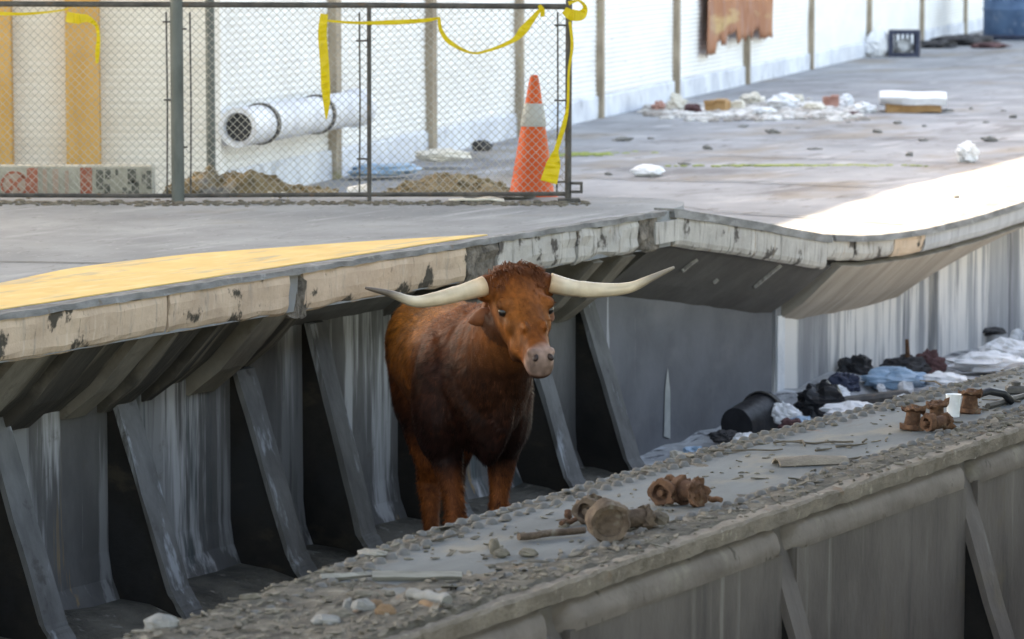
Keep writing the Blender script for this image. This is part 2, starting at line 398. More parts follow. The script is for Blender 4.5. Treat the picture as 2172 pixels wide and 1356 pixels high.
M['moss'] = mk('moss', (.20,.24,.06), (.32,.36,.12), sc=12, rough=.95, bump=.6, bsc=30, bdist=.02)
M['roof_dark'] = mk('canopy_deck', (.06,.06,.06), (.10,.10,.10), sc=1)
M['roof'] = mk('roof_deck', (.3,.3,.3), (.4,.4,.4), sc=1)
M['coat'] = mk('bull_coat', (.75,.75,.75), (1,1,1), sc=7, stretch=(1,1,1), rough=.55, bump=.4, bsc=110, bdist=.004, attr='coat', sheen=.0, spec=.12,
    layers=[dict(col=(.09,.025,.008), sc=16, lo=.58, hi=.78, amt=.5)])
M['hair'] = mk('bull_hair', (.11,.03,.01), (.19,.058,.018), sc=20, rough=.65, bump=.2, sheen=.05)
M['eye'] = mk('bull_eye', (.008,.006,.005), (.015,.01,.008), sc=5, rough=.3, bump=0, spec=.6)
M['nostril'] = mk('bull_nostril', (.03,.018,.015), (.05,.03,.025), sc=9, rough=.5, bump=0)
M['hoof'] = mk('bull_hoof', (.03,.025,.02), (.07,.06,.05), sc=9, rough=.6, bump=.3)
def horn_mat():
    m = mk('bull_horn', (.62,.50,.36), (.74,.64,.50), sc=7, rough=.42, bump=.15, bsc=40, attr='tone', spec=.4)
    return m
M['horn'] = horn_mat()

# ------------------------------------------------------------------ the ground and an unseen slab added to shade the station
g = MB()
g.add([(-60,-30,0),(90,-30,0),(90,160,0),(-60,160,0)], [(0,1,2,3)])
tag(g.build('track_bed', M['ballast']), kind='structure', label='dark dirty track bed between the girder and the platform')

BLOCKER_Z = 9.0
def shift(p):
    k = (BLOCKER_Z - 1.1) / math.tan(SUN_EL)
    return Vector((p[0], p[1], 0)) + SUN_H * k
def sun_blocker(name, pts):
    m = MB()
    a = [shift(p) for p in pts]
    n = len(a)
    m.add([(p.x, p.y, BLOCKER_Z) for p in a] + [(p.x, p.y, BLOCKER_Z+.35) for p in a],
          [tuple(reversed(range(n))), tuple(range(n, 2*n))] + [(i, (i+1) % n, (i+1) % n + n, i+n) for i in range(n)])
    tag(m.build(name, M['roof']), kind='structure')
Ls = Vector((1.2, 24.1))
ld = Vector((0.342, 0.940))
farp = Ls + ld*75
# the added slab's shadow covers the white wall too
fw1 = Vector((-2.1, 26.3, 0)) + Vector((.2334, .9724, 0))*(-6)
fw2 = fw1 + Vector((.2334, .9724, 0))*85
q0 = W(-16, -11); q1 = W(3.4, -11); q2 = W(5.15, -.8); q3 = W(-16, 7)
def slab(name, pts, z0, z1, mat):
    m = MB(); n = len(pts)
    m.add([(p[0], p[1], z0) for p in pts] + [(p[0], p[1], z1) for p in pts],
          [tuple(reversed(range(n))), tuple(range(n, 2*n))] + [(i, (i+1) % n, (i+1) % n + n, i+n) for i in range(n)])
    return tag(m.build(name, M[mat]), kind='structure')
# the platform the photographer stands on, and its unseen canopy that blocks near sky
slab('near_platform', [W(-40, -16), W(45, -16), W(45, -7.6), W(-40, -7.6)], 0.02, 1.5, 'deck')
slab('near_canopy', [W(-40, -15), W(45, -15), W(45, -6.9), W(-40, -6.9)], 4.9, 5.15, 'roof_dark')
sun_blocker('train_shed_roof', [q0, q1, q2, (Ls.x, Ls.y), (farp.x, farp.y), (fw2.x, fw2.y), (fw1.x, fw1.y), (q3.x, q3.y)])  # unseen slab, outlined to cast the wanted shadow

# ------------------------------------------------------------------ platform ground
def lerp(a, b, t): return a + (b-a)*t
def clamp(t): return max(0.0, min(1.0, t))
def zoff(s):
    """drop of the platform edge along the track"""
    kn = ((2.45, 0), (3.3, -.11), (4.6, -.30), (5.3, -.36), (6.3, -.385), (7.35, -.365), (8.2, -.325), (9.6, -.27), (12, -.23), (60, -.23))
    if s <= kn[0][0]: return 0.0
    for (a, za), (b, zb) in zip(kn, kn[1:]):
        if s <= b:
            return lerp(za, zb, (s-a)/(b-a))
    return -.23
def ground_z(s, w):
    Y = E0.y + s*U.y + w*N.y
    a = clamp(w/2.5)
    st = lerp(E0.y+2.45*U.y, 22.3, a)
    en = lerp(E0.y+4.75*U.y, 27.0, a)
    t = clamp((Y-st)/(en-st))
    z = PLAT - .34*t - .035*a*(1-t) - .004
    z = lerp(PLAT + zoff(s) - .004, z, clamp((w-.05)/1.6)) if s > 2.45 else z
    if w > .3: z += .012*noise.noise(Vector((s*1.3, w*1.3, 0)))*(.4+.6*a)
    return z
ss = [ -9 + .3*i for i in range(75)] ; ss = [x for x in ss if x < 13] + [13 + 2*i for i in range(50)]
ws = [0.0, .1, .3] + [.6+.35*i for i in range(24)] + [10+1.5*i for i in range(16)]
gm = MB()
idx = {}
for i, s in enumerate(ss):
    for j, w in enumerate(ws):
        idx[i, j] = len(gm.v)
        gm.v.append((s, w, ground_z(s, w)))
for i in range(len(ss)-1):
    for j in range(len(ws)-1):
        sc_, wc_ = (ss[i]+ss[i+1])/2, (ws[j]+ws[j+1])/2
        Y = E0.y + sc_*U.y + wc_*N.y
        if sc_ < 2.2 and Y < 21.6: continue
        if Y < 21.3: continue
        gm.f.append((idx[i,j], idx[i+1,j], idx[i+1,j+1], idx[i,j+1]))
lowp = track_empty('lower_platform'); tag(lowp, 'worn grey lower platform sloping away towards the white wall', kind='structure')
gm.build('pavement', M['ground'], lowp, smooth=True)

m = MB()
for s_ in (6.6, 9.4, 12.4, 15.6, 19):
    ws_ = [.25 + .35*k for k in range(14)]
    for a, b in zip(ws_, ws_[1:]):
        sa = s_ + .012*noise.noise(Vector((a*2, s_, 0))); sb = s_ + .012*noise.noise(Vector((b*2, s_, 0)))
        m.add([(sa-.022, a, ground_z(sa, a)+.012), (sa+.022, a, ground_z(sa, a)+.012), (sb+.022, b, ground_z(sb, b)+.012), (sb-.022, b, ground_z(sb, b)+.012)], [(0,1,2,3)])
m.build('expansion_joint', M['iron'], lowp)
plat = track_empty('platform'); tag(plat, 'raised concrete platform with a broken pale edge', kind='structure')
# deck slab: edge at w = 0, back line at world Y = 22.35, rounded end
dk = []
back = 22.32
for s in (-11, -6, -3, -1.5, 0, 1, 2.0, 2.4): dk.append(Vector((s, .02)))
for X, Y in ((.98, 21.62), (1.0, 21.9), (.93, 22.14), (.78, 22.28), (.55, back+.02), (.2, back), (-.6, back+.02), (-1.6, back-.02), (-3, back), (-6, back+.03), (-9, back)):
    s, w = LOC((X, Y)); dk.append(Vector((s, w)))
n = len(dk)
m = MB()
m.add([(p.x, p.y, PLAT) for p in dk] + [(p.x, p.y, PLAT-.2) for p in dk], [tuple(range(n)), tuple(reversed(range(n, 2*n)))] + [(i, i+n, (i+1) % n+n, (i+1) % n) for i in range(n)])
m.build('deck_slab', M['deck'], plat)
# expansion joints in the deck
m = MB()
for px, py in ((0, 555), ):
    pass
def deck_line(p, q, wd=.012):
    a = LOC(at(*p, PLAT)); b = LOC(at(*q, PLAT))
    a = Vector(a); b = Vector(b); d = (b-a).normalized(); nn = Vector((-d.y, d.x))*wd
    m.add([(a.x-nn.x, a.y-nn.y, PLAT+.004), (a.x+nn.x, a.y+nn.y, PLAT+.004), (b.x+nn.x, b.y+nn.y, PLAT+.004), (b.x-nn.x, b.y-nn.y, PLAT+.004)], [(3,2,1,0)])
deck_line((-10, 556), (250, 560), .012); deck_line((250, 560), (330, 548), .01); deck_line((100, 583), (165, 580), .014)
m.build('expansion_joint', M['iron'], plat)
# dirty strip of grit in front of the fence is stuff, below
# yellow tactile strips
def yellow(s0, s1, w0, w1, taper=0):
    m = MB()
    n = int((s1-s0)/.15)
    top = []
    for i in range(n+1):
        s = lerp(s0, s1, i/n)
        e = .05*noise.noise(Vector((s*2, 1, 0))) + .02*noise.noise(Vector((s*9, 1, 0)))
        f = .012*noise.noise(Vector((s*3, 8, 0)))
        wa = w0+f; wb = w1+e - .19*(1-clamp((s+3.3)/1.0))
        if taper:
            t = clamp((s+1.9)/2.3)
            wb = lerp(wb, wa+.02, t**1.6)
        top.append((s, wa, wb))
    rings = [[(s, a, PLAT+.001), (s, a, PLAT+.006), (s, b, PLAT+.006), (s, b, PLAT+.001)] for s, a, b in top]
    m.loft(rings)
    m.build('tactile_strip', M['yellow'], plat)
yellow(-10.5, .40, .12, .93, taper=1)
# steel nosing along the edge
m = MB(); m.strip(-10.5, 2.3, 200, [(-.010, PLAT-.022), (.055, PLAT-.022), (.06, PLAT+.007), (-.004, PLAT+.005)], jit=.009, fr=8)
m.build('edge_nosing', M['nosing'], plat)
m = MB(); m.strip(2.42, 4.72, 20, [(-.012, PLAT-.04), (.12, PLAT-.04), (.12, PLAT+.012), (-.006, PLAT+.01)], zf=zoff, jit=.006, fr=3)
m.build('edge_nosing', M['nosing'], plat)
m = MB(); m.strip(4.76, 40, 90, [(-.02, PLAT-.03), (.22, PLAT-.03), (.22, PLAT+.012), (-.012, PLAT+.01)], zf=zoff, jit=.006, fr=3)
m.build('edge_nosing', M['nosing'], plat)
# fascia panels
FP = [(.05, PLAT-.205), (.06, PLAT-.02), (.002, PLAT-.022), (-.004, PLAT-.06), (0, PLAT-.12), (.002, PLAT-.165), (.012, PLAT-.19), (.03, PLAT-.205)]
FP = FP[::-1]
def fascia(s0, s1, mat, jit=.012, dz=0, fp=FP):
    m = MB(); m.strip(s0, s1, max(4, int((s1-s0)*18)), fp, zf=zoff, jit=jit, fr=7, seed=s0)
    return m.build('fascia_panel', M[mat], plat)
fascia(-10.5, -4.6, 'fascia'); fascia(-4.58, -2.85, 'fascia'); fascia(-2.83, -1.80, 'fascia')
fascia(-1.66, -.06, 'fascia'); fascia(-.05, .28, 'rough', .03); fascia(.29, 1.18, 'fascia_grey', .014)
fascia(1.2, 1.95, 'fascia_grey', .02); fascia(1.97, 2.22, 'rough', .03)
fascia(2.16, 2.44, 'fascia_grey', .006, fp=[(-.012, PLAT-.17), (-.012, PLAT-.05), (.05, PLAT-.05), (.05, PLAT-.17)])
fascia(2.46, 3.2, 'fascia_grey', .004); fascia(3.205, 3.95, 'fascia_grey', .004); fascia(3.955, 4.66, 'fascia_grey', .004)
LF = [(z[0], z[1]+.06 if z[1] < PLAT-.15 else z[1]+.02) for z in FP]
fascia(4.68, 5.1, 'fascia_grey', .012, fp=LF); fascia(5.12, 5.75, 'fascia_grey', .012, fp=LF); fascia(5.77, 6.3, 'fascia', .012, fp=LF)
m = MB(); m.strip(6.32, 40, 120, LF, zf=zoff, jit=.006, fr=4); m.build('fascia_panel', M['fascia_blue'], plat)
# dark broken core between fascia panels
m = MB(); m.strip(-1.82, -1.64, 10, [(.02, PLAT-.21), (.03, PLAT-.05), (.2, PLAT-.05), (.2, PLAT-.21)], jit=.05, fr=16); m.build('broken_core', M['rough'], plat)
m = MB(); m.strip(-10.5, 4.6, 100, [(.06, PLAT-.19), (.07, PLAT-.06), (.3, PLAT-.06), (.3, PLAT-.19)], zf=zoff, jit=.02, fr=9); m.build('slab_core', M['rough'], plat)

# sloped soffit under the overhang
def soff(s0, s1, mat, depth=0.0, z1=.94, w1=.46, jit=.012, name='soffit', low=0.0, rib=0.0):
    m = MB()
    zt = PLAT-.185
    nx, nz = .6*depth, .8*depth
    prof = [(.05+nx, zt+nz-.0), (w1-.18+nx, lerp(zt, z1, .62)+nz+low), (w1+nx, z1+nz), (w1+.15, z1+.0+nz), (w1+.15, zt), (.05+nx, zt)]
    prof = [(.05+nx, zt+nz), (.1+nx, zt+nz+.02), (w1+.2, zt+.0), (w1+.2, z1+nz), (w1+nx, z1+nz), (w1-.17+nx, lerp(zt, z1, .66)+nz)]
    m.strip(s0, s1, max(3, int((s1-s0)*12)), prof, zf=zoff, jit=jit, fr=5, seed=s0*2)
    return m.build(name, M[mat], plat)
def ribb(s0, s1, proud=.05, mat='rib', jit=.012, z1=.94):
    return soff(s0, s1, mat, -proud, z1, jit=jit, name='soffit_rib')
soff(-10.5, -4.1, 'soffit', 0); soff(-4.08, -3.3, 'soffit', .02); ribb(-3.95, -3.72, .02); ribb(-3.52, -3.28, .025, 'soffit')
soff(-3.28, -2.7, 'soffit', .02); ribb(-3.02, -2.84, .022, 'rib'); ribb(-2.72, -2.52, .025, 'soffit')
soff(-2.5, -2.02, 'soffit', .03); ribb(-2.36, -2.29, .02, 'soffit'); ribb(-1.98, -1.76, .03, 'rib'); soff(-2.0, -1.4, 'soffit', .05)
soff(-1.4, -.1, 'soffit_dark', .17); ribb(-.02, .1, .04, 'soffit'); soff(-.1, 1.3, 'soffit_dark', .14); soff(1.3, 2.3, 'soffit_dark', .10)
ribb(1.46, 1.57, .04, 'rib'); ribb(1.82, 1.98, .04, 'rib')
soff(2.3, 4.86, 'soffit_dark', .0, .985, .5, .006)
m = MB()
for a, t, t2 in ((3.0, .30, .62), (4.12, .12, .78), (3.55, .7, .8)):
    top = []
    for k in range(13):
        q = lerp(t, t2, k/12)
        w_ = lerp(.05, .33, q); z_ = lerp(PLAT-.185, lerp(PLAT-.185, .985, .66), q)+zoff(a)
        hw = .011*(.5+abs(noise.noise(Vector((q*9, a, 0))))*1.4)*(1 if 0 < k < 12 else .2)
        sx = a + .02*noise.noise(Vector((q*5, a, 3)))
        top.append([(sx-hw, w_-.016, z_-.010), (sx+hw, w_-.016, z_-.010), (sx+hw, w_+.004, z_+.01), (sx-hw, w_+.004, z_+.01)])
    m.loft(top)
m.build('paint_scrape', M['fascia_grey'], plat)
M['soffit_pale'] = mk('soffit_pale_concrete', (.33,.285,.235), (.45,.395,.34), sc=3, stretch=(3,.5,.5), bump=.4, bsc=22, layers=[dict(col=(.26,.22,.18), sc=2, stretch=(4,.3,.3), lo=.55, hi=.7, amt=.7)])  # light bounced from the sunlit ground, put into a paler colour
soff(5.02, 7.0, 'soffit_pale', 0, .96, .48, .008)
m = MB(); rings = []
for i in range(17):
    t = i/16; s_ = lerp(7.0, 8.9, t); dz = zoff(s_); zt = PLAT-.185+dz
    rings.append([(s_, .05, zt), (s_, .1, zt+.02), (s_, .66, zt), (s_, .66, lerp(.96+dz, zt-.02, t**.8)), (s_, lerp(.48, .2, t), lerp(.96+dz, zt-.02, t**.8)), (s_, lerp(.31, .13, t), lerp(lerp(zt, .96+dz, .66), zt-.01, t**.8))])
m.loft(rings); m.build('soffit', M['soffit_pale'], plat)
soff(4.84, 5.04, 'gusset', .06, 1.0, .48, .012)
# the web wall behind the supports
def web(s0, s1, mat, z1=1.25, w0=.46, foot=True):
    m = MB()
    prof = [(w0-.10, -.02), (w0-.06, .06), (w0-.015, .16), (w0, .28), (w0, z1), (w0+.3, z1), (w0+.3, -.02)] if foot else [(w0, -.02), (w0, z1), (w0+.3, z1), (w0+.3, -.02)]
    prof = prof[::-1]
    m.strip(s0, s1, max(2, int((s1-s0)*6)), prof, jit=.008, fr=3, seed=s0)
    return m.build('web_panel', M[mat], plat)
GS = [-5.6, -4.5, -3.56, -2.57, -1.52, -.84, .12, 1.42, 2.17]
edges = [-10.5] + GS + [2.28]
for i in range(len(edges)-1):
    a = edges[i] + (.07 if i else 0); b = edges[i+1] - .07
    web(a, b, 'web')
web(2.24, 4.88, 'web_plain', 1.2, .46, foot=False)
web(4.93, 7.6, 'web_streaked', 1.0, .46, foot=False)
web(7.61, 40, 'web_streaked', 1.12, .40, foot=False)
# thin white painted seam beside the joint
m = MB(); m.strip(4.95, 5.06, 3, [(.452, 0.0), (.452, .66), (.46, .66), (.46, 0)][::-1], jit=.002); m.build('paint_streak', M['white'], plat)
m = MB(); m.add([(3.27, .454, .1), (3.36, .454, .07), (3.355, .454, .36), (3.32, .454, .50), (3.285, .454, .38)] , [(4,3,2,1,0)]); m.build('paint_streak', M['collar'], plat)
# gussets: triangular knee braces standing out from the web
def gusset(s, dep, top, parent, w0, sgn, mats, th=.075, foot=.05, fl=True, skew=0.0, base=0.0):
    """w grows away from the viewer; the brace reaches towards the viewer at the foot"""
    m = MB()
    pr = [(w0+.02, base), (w0-dep-foot, base), (w0-dep-foot*.6, base+.05), (w0-dep, base+.13), (w0-.02, top), (w0+.02, top)]
    m.loft([[(s-th, w, z) for w, z in pr], [(s+th, w, z) for w, z in pr]])
    g_ = m.build('knee_brace', M[mats[0]], parent)
    m = MB()
    e = .028
    f0 = [(w0-dep-foot, base), (w0-dep-foot*.6, base+.05), (w0-dep, base+.13), (w0-.02, top)]
    rings = []
    for k, (w, z) in enumerate(f0):
        j = .008*noise.noise(Vector((s*5, z*5, 0)))
        rings.append([(s-th-.012, w-e+j, z-.004), (s+th+.006, w-e-j, z-.004), (s+th+.006, w+.002, z), (s-th-.012, w+.002, z)])
    # refine along the slope for an uneven edge
    fine = []
    for k in range(len(rings)-1):
        for q in range(8):
            t = q/8
            fine.append([tuple(Vector(rings[k][c]).lerp(Vector(rings[k+1][c]), t) + Vector((.008*noise.noise(Vector((s, k+t, c*3)) * 3), .006*noise.noise(Vector((s, (k+t)*5, c))), 0))) for c in range(4)])
    fine.append(rings[-1])
    m.loft(fine)
    m.build('brace_edge', M[mats[1]], parent)
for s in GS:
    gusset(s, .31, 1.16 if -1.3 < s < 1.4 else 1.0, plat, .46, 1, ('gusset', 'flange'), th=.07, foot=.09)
m = MB(); m.strip(-10.5, 2.2, 60, [(.0, -.01), (.12, .02), (.25, .05), (.42, .07), (.42, -.01)][::-1], jit=.03, fr=5); m.build('footing', M['ballast'], plat)

# ------------------------------------------------------------------ foreground girder
gir = track_empty('bridge_girder')
tag(gir, 'long concrete cased girder with riveted top plate across the foreground', 'girder')
GF, GB = -4.12, -3.30
def rear(s):
    a = clamp((-6.4-s)/2.0); b = clamp((s+4)/2.8)
    return GB - .20*a*a*(3-2*a) - .13*b
def rwf(s, w): return w + (rear(s)-GB) if w > -3.7 else w
m = MB(); m.strip(-9.6, 30, 260, [(GF+.03, GIRD-.03), (GB, GIRD-.03), (GB+.004, GIRD-.006), (GB-.01, GIRD), (GF+.03, GIRD)][::-1], jit=.004, fr=3, wf=rwf)
m.build('top_plate', M['plate'], gir)
m = MB(); m.strip(-9.6, 30, 900, [(GF-.012, GIRD-.052), (GF+.06, GIRD-.054), (GF+.06, GIRD+.004), (GF+.03, GIRD+.007), (GF-.010, GIRD+.004), (GF-.016, GIRD-.006)][::-1], jit=.007, fr=21)
m.build('edge_lip', M['lip'], gir, smooth=False)
m = MB(); m.strip(-9.6, 30, 8, [(GF+.25, 0), (GF+.25, GIRD-.03), (GB-.3, GIRD-.03), (GB-.3, 0)][::-1]); m.build('core', M['gusset'], gir)
gx = [at(1130, 1330, 1.02), at(1628, 1140, 1.02), at(2018, 1000, 1.02)]
GG = sorted(LOC(p)[0] for p in gx)
def on_w(px, py, w):
    a = (px-1086)/8000.0; b = (py-678)/8000.0
    cp, sp = math.cos(PITCH), math.sin(PITCH)
    d = Vector((a, cp-b*sp, -sp-b*cp)); c = Vector((0,0,CAM_H))
    t = (w-(c-E0).dot(N))/d.dot(N); p = c+d*t
    return (p-E0).dot(U), p.z
GG = [on_w(1140, 1300, -4.06)[0], on_w(1630, 1130, -4.06)[0], on_w(2022, 985, -4.06)[0]]
dG = GG[2]-GG[1]
GG = [GG[0]-1.45] + GG + [GG[2]+dG*(k+1) for k in range(6)]
for k in range(len(GG)-1):
    a = GG[k]+.06; b = GG[k+1]-.06
    m = MB()
    m.strip(a, b, max(4, int((b-a)*10)), [(GF-.01, -.01), (GF-.018, GIRD-.145), (GF+.3, GIRD-.145), (GF+.3, -.01)][::-1], jit=.006, fr=3, seed=k)
    m.build('casing_panel', M['casing'], gir)
    # rounded shoulder of concrete under the lip
    nseg = max(8, int((b-a)*16))
    m = MB()
    rings = []
    for i in range(nseg+1):
        s = lerp(a-.03, b+.03, i/nseg)
        e = min(s-(a-.03), (b+.03)-s)
        sh = .05*(1-clamp(e/.06))**2
        r = []
        for q in range(8):
            t = q/7
            w = GF+.025+sh - .048*math.sin(t*math.pi/2)
            z = GIRD-.058 - .075*(1-math.cos(t*math.pi/2)) - sh*.5
            j = .007*noise.noise(Vector((s*6, q*.6, k)))
            r.append((s, w+j, z+j*.6))
        r += [(s, GF-.02+sh, GIRD-.15), (s, GF+.2, GIRD-.15), (s, GF+.2, GIRD-.058)]
        rings.append(r)
    m.loft(rings)
    m.build('casing_roll', M['roll'], gir, smooth=True, angle=R(50))
for s in GG:
    gusset(s, .34, GIRD-.07, gir, GF+.09, 1, ('gusset', 'casing'), th=.055, foot=.08)
# rivets, two rows along each side of the plate
rv = MB()
rv.lathe([(.021, 0), (.018, .008), (.012, .016), (.002, .018)], 8)
rmesh = None
rows = [GB-.045, GB-.125, GF+.10, GF+.18]
pitch = .092
count = 0
far = MB()
for i in range(260):
    for r, w in enumerate(rows):
        s = -8.9 + i*pitch + (pitch/2 if r in (1, 2) else 0)
        if r < 2: w = w - GB + rear(s)
        if count < 296:
            if rmesh is None:
                o = rv.build('rivet', M['rivet'], gir, smooth=True, angle=R(60)); rmesh = o.data
            else:
                o = bpy.data.objects.new('rivet', rmesh); COL.objects.link(o); o.parent = gir
            o.location = (s+rnd.uniform(-.004,.004), w+rnd.uniform(-.004,.004), GIRD-.001)
            o.scale = (rnd.uniform(.9,1.1),)*3
            count += 1
        else:
            far.lathe([(.0175, 0), (.014, .007), (.003, .012)], 6, tr(s, w, GIRD-.001))
fo = far.build('rivet_rows', M['rivet'], gir); fo['kind'] = 'stuff'

# ------------------------------------------------------------------ white wall beyond the platform
WO = Vector((-2.1, 26.3, 0)); WD = Vector((.2334, .9724, 0)).normalized()
def wall_t(px):
    k = (px-1086)/8000.0*1.0005
    return (k*WO.y - WO.x)/(WD.x - k*WD.y)
wall = empty('siding_wall', WO, math.atan2(WD.y, WD.x))
tag(wall, 'long white ribbed metal wall with thin rusty posts behind the platform', 'wall')
pxs = [452, 700, 905, 1093, 1265, 1427, 1577, 1713, 1836, 1948, 2040, 2125]
ts = [wall_t(p) for p in pxs]
ts += [ts[-1] + 8*(k+1) for k in range(3)]
PT = LOW+.22
def ribbed(m, x0, x1, z0, z1, y, pitch=.05, amp=.011, seed=0):
    nx = max(2, int((x1-x0)/.8))
    zs = []
    z = z0; k = 0
    while z < z1:
        zs += [(z, 0), (z+pitch*.62, -amp), (z+pitch*.92, -amp*.9)]
        z += pitch
    o = len(m.v)
    for i in range(nx+1):
        x = lerp(x0, x1, i/nx)
        for z, d in zs:
            m.v.append((x, y+d+.014*noise.noise(Vector((x*.9+seed, z*1.6, 0))), z+.004*noise.noise(Vector((x*1.1, z*4, 3)))))
    nn = len(zs)
    for i in range(nx):
        for j in range(nn-1):
            a = o+i*nn+j
            m.f.append((a, a+nn, a+nn+1, a+1))
for k in range(len(ts)-1):
    m = MB(); ribbed(m, ts[k], ts[k+1], PT, 4.4, 0.0, seed=k*3)
    m.build('siding_panel', M['siding'], wall, smooth=False)
for k, t in enumerate(ts):
    hw = .045 if k in (1, 2) else .032
    m = MB(); m.box(t-hw*1.6, t+hw*1.6, -.075, .02, LOW-.1, 4.5); m.build('post', M['post'] if k else M['siding'], wall)
m = MB(); m.strip(ts[0], ts[-1], 160, [(-.035, LOW-.15), (-.03, PT-.02), (-.02, PT), (.12, PT), (.12, LOW-.15)][::-1], jit=.012, fr=2); m.build('plinth', M['plinth'], wall)
m = MB(); m.box(ts[0], ts[-1], .1, .2, LOW-.2, 4.4); m.build('backing', M['plinth'], wall)

lw = empty('end_wall', (-2.1, 26.3, 0))
tag(lw, 'white ribbed wall with wide ochre columns behind the fence at left', 'wall')
cpx = [(-60, 30), (145, 215)]
cols = [((a-1086)/8000*26.3, (b-1086)/8000*26.3) for a, b in cpx]
xs = [-7.0] + [v + 2.1 for c in cols for v in c] + [-.02]
m = MB(); ribbed(m, -7, xs[1], LOW, 4.4, 0, seed=40); m.build('siding_panel', M['siding_cream'], lw)
m = MB(); ribbed(m, xs[2], xs[3], LOW, 4.4, 0, seed=41); m.build('siding_panel', M['siding_cream'], lw)
m = MB(); ribbed(m, xs[4], xs[5], LOW, 4.4, 0, seed=42); m.build('siding_panel', M['siding_cream'], lw)
for a, b in ((xs[1], xs[2]), (xs[3], xs[4])):
    m = MB(); m.bbox(a, b, -.14, .05, LOW-.1, 4.45, .012); m.build('ochre_column', M['ochre'], lw)
m = MB(); m.box(-7, 0, .06, .16, LOW-.1, 4.4); m.build('backing', M['plinth'], lw)

# white pipe on the wall
def wall_pt(t, out, z): return WO + WD*t + Vector((WD.y, -WD.x, 0))*out + Vector((0, 0, z))
pp = empty('drain_pipe', wall_pt(-.08, .22, 1.72), math.atan2(WD.y, WD.x))
tag(pp, 'white pipe with a dark open end fixed low along the white wall', 'pipe')
m = MB(); RX = rotm('Y', math.pi/2)
m.lathe([(.105, 0.0), (.14, 0.0), (.142, .03), (.135, .05), (.135, 2.9), (.15, 2.92), (.15, 3.08), (.135, 3.1), (.11, 3.14), (.10, 3.1), (.10, .02)], 24, RX, closed=True)
m.build('pipe_body', M['pipe'], pp, smooth=True, angle=R(40))
m = MB(); m.lathe([(.001, .05), (.104, .05), (.104, .06), (.001, .06)], 24, RX); m.build('dark_bore', M['black'], pp)  # black disc stands in for the unlit inside of the pipe
for x in (.5, 1.9):
    m = MB(); m.lathe([(.137, x), (.15, x), (.15, x+.06), (.137, x+.06)], 24, RX, closed=True); m.box(x, x+.06, .1, .24, -.03, .03); m.build('pipe_bracket', M['iron'], pp)

# rusted torn sheet hanging on the wall
t0, t1 = wall_t(1478), wall_t(1618)
m = MB()
nx, nz = 46, 14
random.seed(3)
prev = 0
low = []
for i in range(nx+1):
    u_ = i/nx
    j = .16*abs(noise.noise(Vector((u_*9, 3, 0)))) + .10*abs(noise.noise(Vector((u_*23, 5, 0))))
    low.append(1.70 + j + (.10 if .28 < u_ < .42 else 0) + (.12 if .66 < u_ < .78 else 0) - (.1 if u_ < .14 else 0))
for side, dy in ((0, -.12), (1, -.108)):
    for i in range(nx+1):
        for j in range(nz+1):
            x = lerp(t0, t1, i/nx)
            z = lerp(low[i], 2.9, j/nz)
            m.v.append((x + .05*noise.noise(Vector((z*2, i*.1, 1))), dy + .03*noise.noise(Vector((x*1.2, z*1.5, 0))), z))
    o = side*(nx+1)*(nz+1)
    for i in range(nx):
        for j in range(nz):
            a = o+i*(nz+1)+j
            f = (a, a+nz+1, a+nz+2, a+1)
            m.f.append(f if side == 0 else f[::-1])
o2 = (nx+1)*(nz+1)
for i in range(nx):
    a = i*(nz+1); b = (i+1)*(nz+1)
    m.f.append((a, a+o2, b+o2, b))
rs = m.build('torn_sheet', M['rustsheet'], None, smooth=True)
rs.location = WO; rs.rotation_euler = (0, 0, math.atan2(WD.y, WD.x))
tag(rs, 'rust brown sheet with a torn ragged lower edge hanging on the white wall', 'sheet')

# ------------------------------------------------------------------ chain-link fence on the platform
FY = 21.95
def fx(px): return (px-1086)/8000.0*FY*1.001
def fz(py): return CAM_H-(py+150)/8000.0*FY
fen = empty('chain_link_fence', (0, FY, PLAT))
tag(fen, 'low chain-link fence with dark rails standing along the back of the platform', 'fence')
FX0, FX1 = -4.6, fx(1205)
ZT, ZB = fz(10)-PLAT, .045
def fpart(name, fn, mat='iron', smooth=True):
    m = MB(); fn(m); return m.build(name, M[mat], fen, smooth=smooth, angle=R(40))
fpart('top_rail', lambda m: m.tube([(FX0, 0, ZT+.015), (fx(375), 0, ZT+.004), (fx(800), .0, ZT), (FX1+.01, 0, ZT-.008)], .017, 10))
fpart('bottom_rail', lambda m: m.tube([(FX0, 0, ZB), (fx(300), 0, ZB-.012), (fx(700), 0, ZB-.005), (FX1, 0, ZB)], .013, 8))
fpart('gate_post', lambda m: m.tube([(fx(377), -.0, .0), (fx(377), 0, ZT+.2)], .038, 14), 'galv')
fpart('post', lambda m: m.tube([(fx(783), 0, 0), (fx(784), 0, ZT)], .013, 8))
fpart('post', lambda m: m.tube([(FX1, 0, -.0), (FX1+.004, 0, ZT+.1)], .02, 10))
fpart('post', lambda m: m.tube([(-4.2, 0, 0), (-4.2, 0, ZT+.1)], .03, 10), 'galv')
fpart('base_plate', lambda m: m.bbox(FX1-.06, FX1+.07, -.06, .06, 0, .02, .004))
for px in (354, 404, 762, 1181):
    fpart('tension_bar', lambda m: m.tube([(fx(px), 0, ZB), (fx(px)+.006, .004, ZT*.5), (fx(px)+.004, 0, ZT-.04)], .006, 6))
for px, q, d in ((354, 210, 18), (404, 310, -22), (404, 60, -18), (762, 85, 20), (762, 335, 18), (1181, 52, 24), (1181, 211, 24), (1181, 384, 26), (354, 45, 18)):
    fpart('tie_band', lambda m: m.tube([(fx(px)-.015, -.01, fz(q)-PLAT), (fx(px+d), -.01, fz(q)-PLAT)], .006, 6))
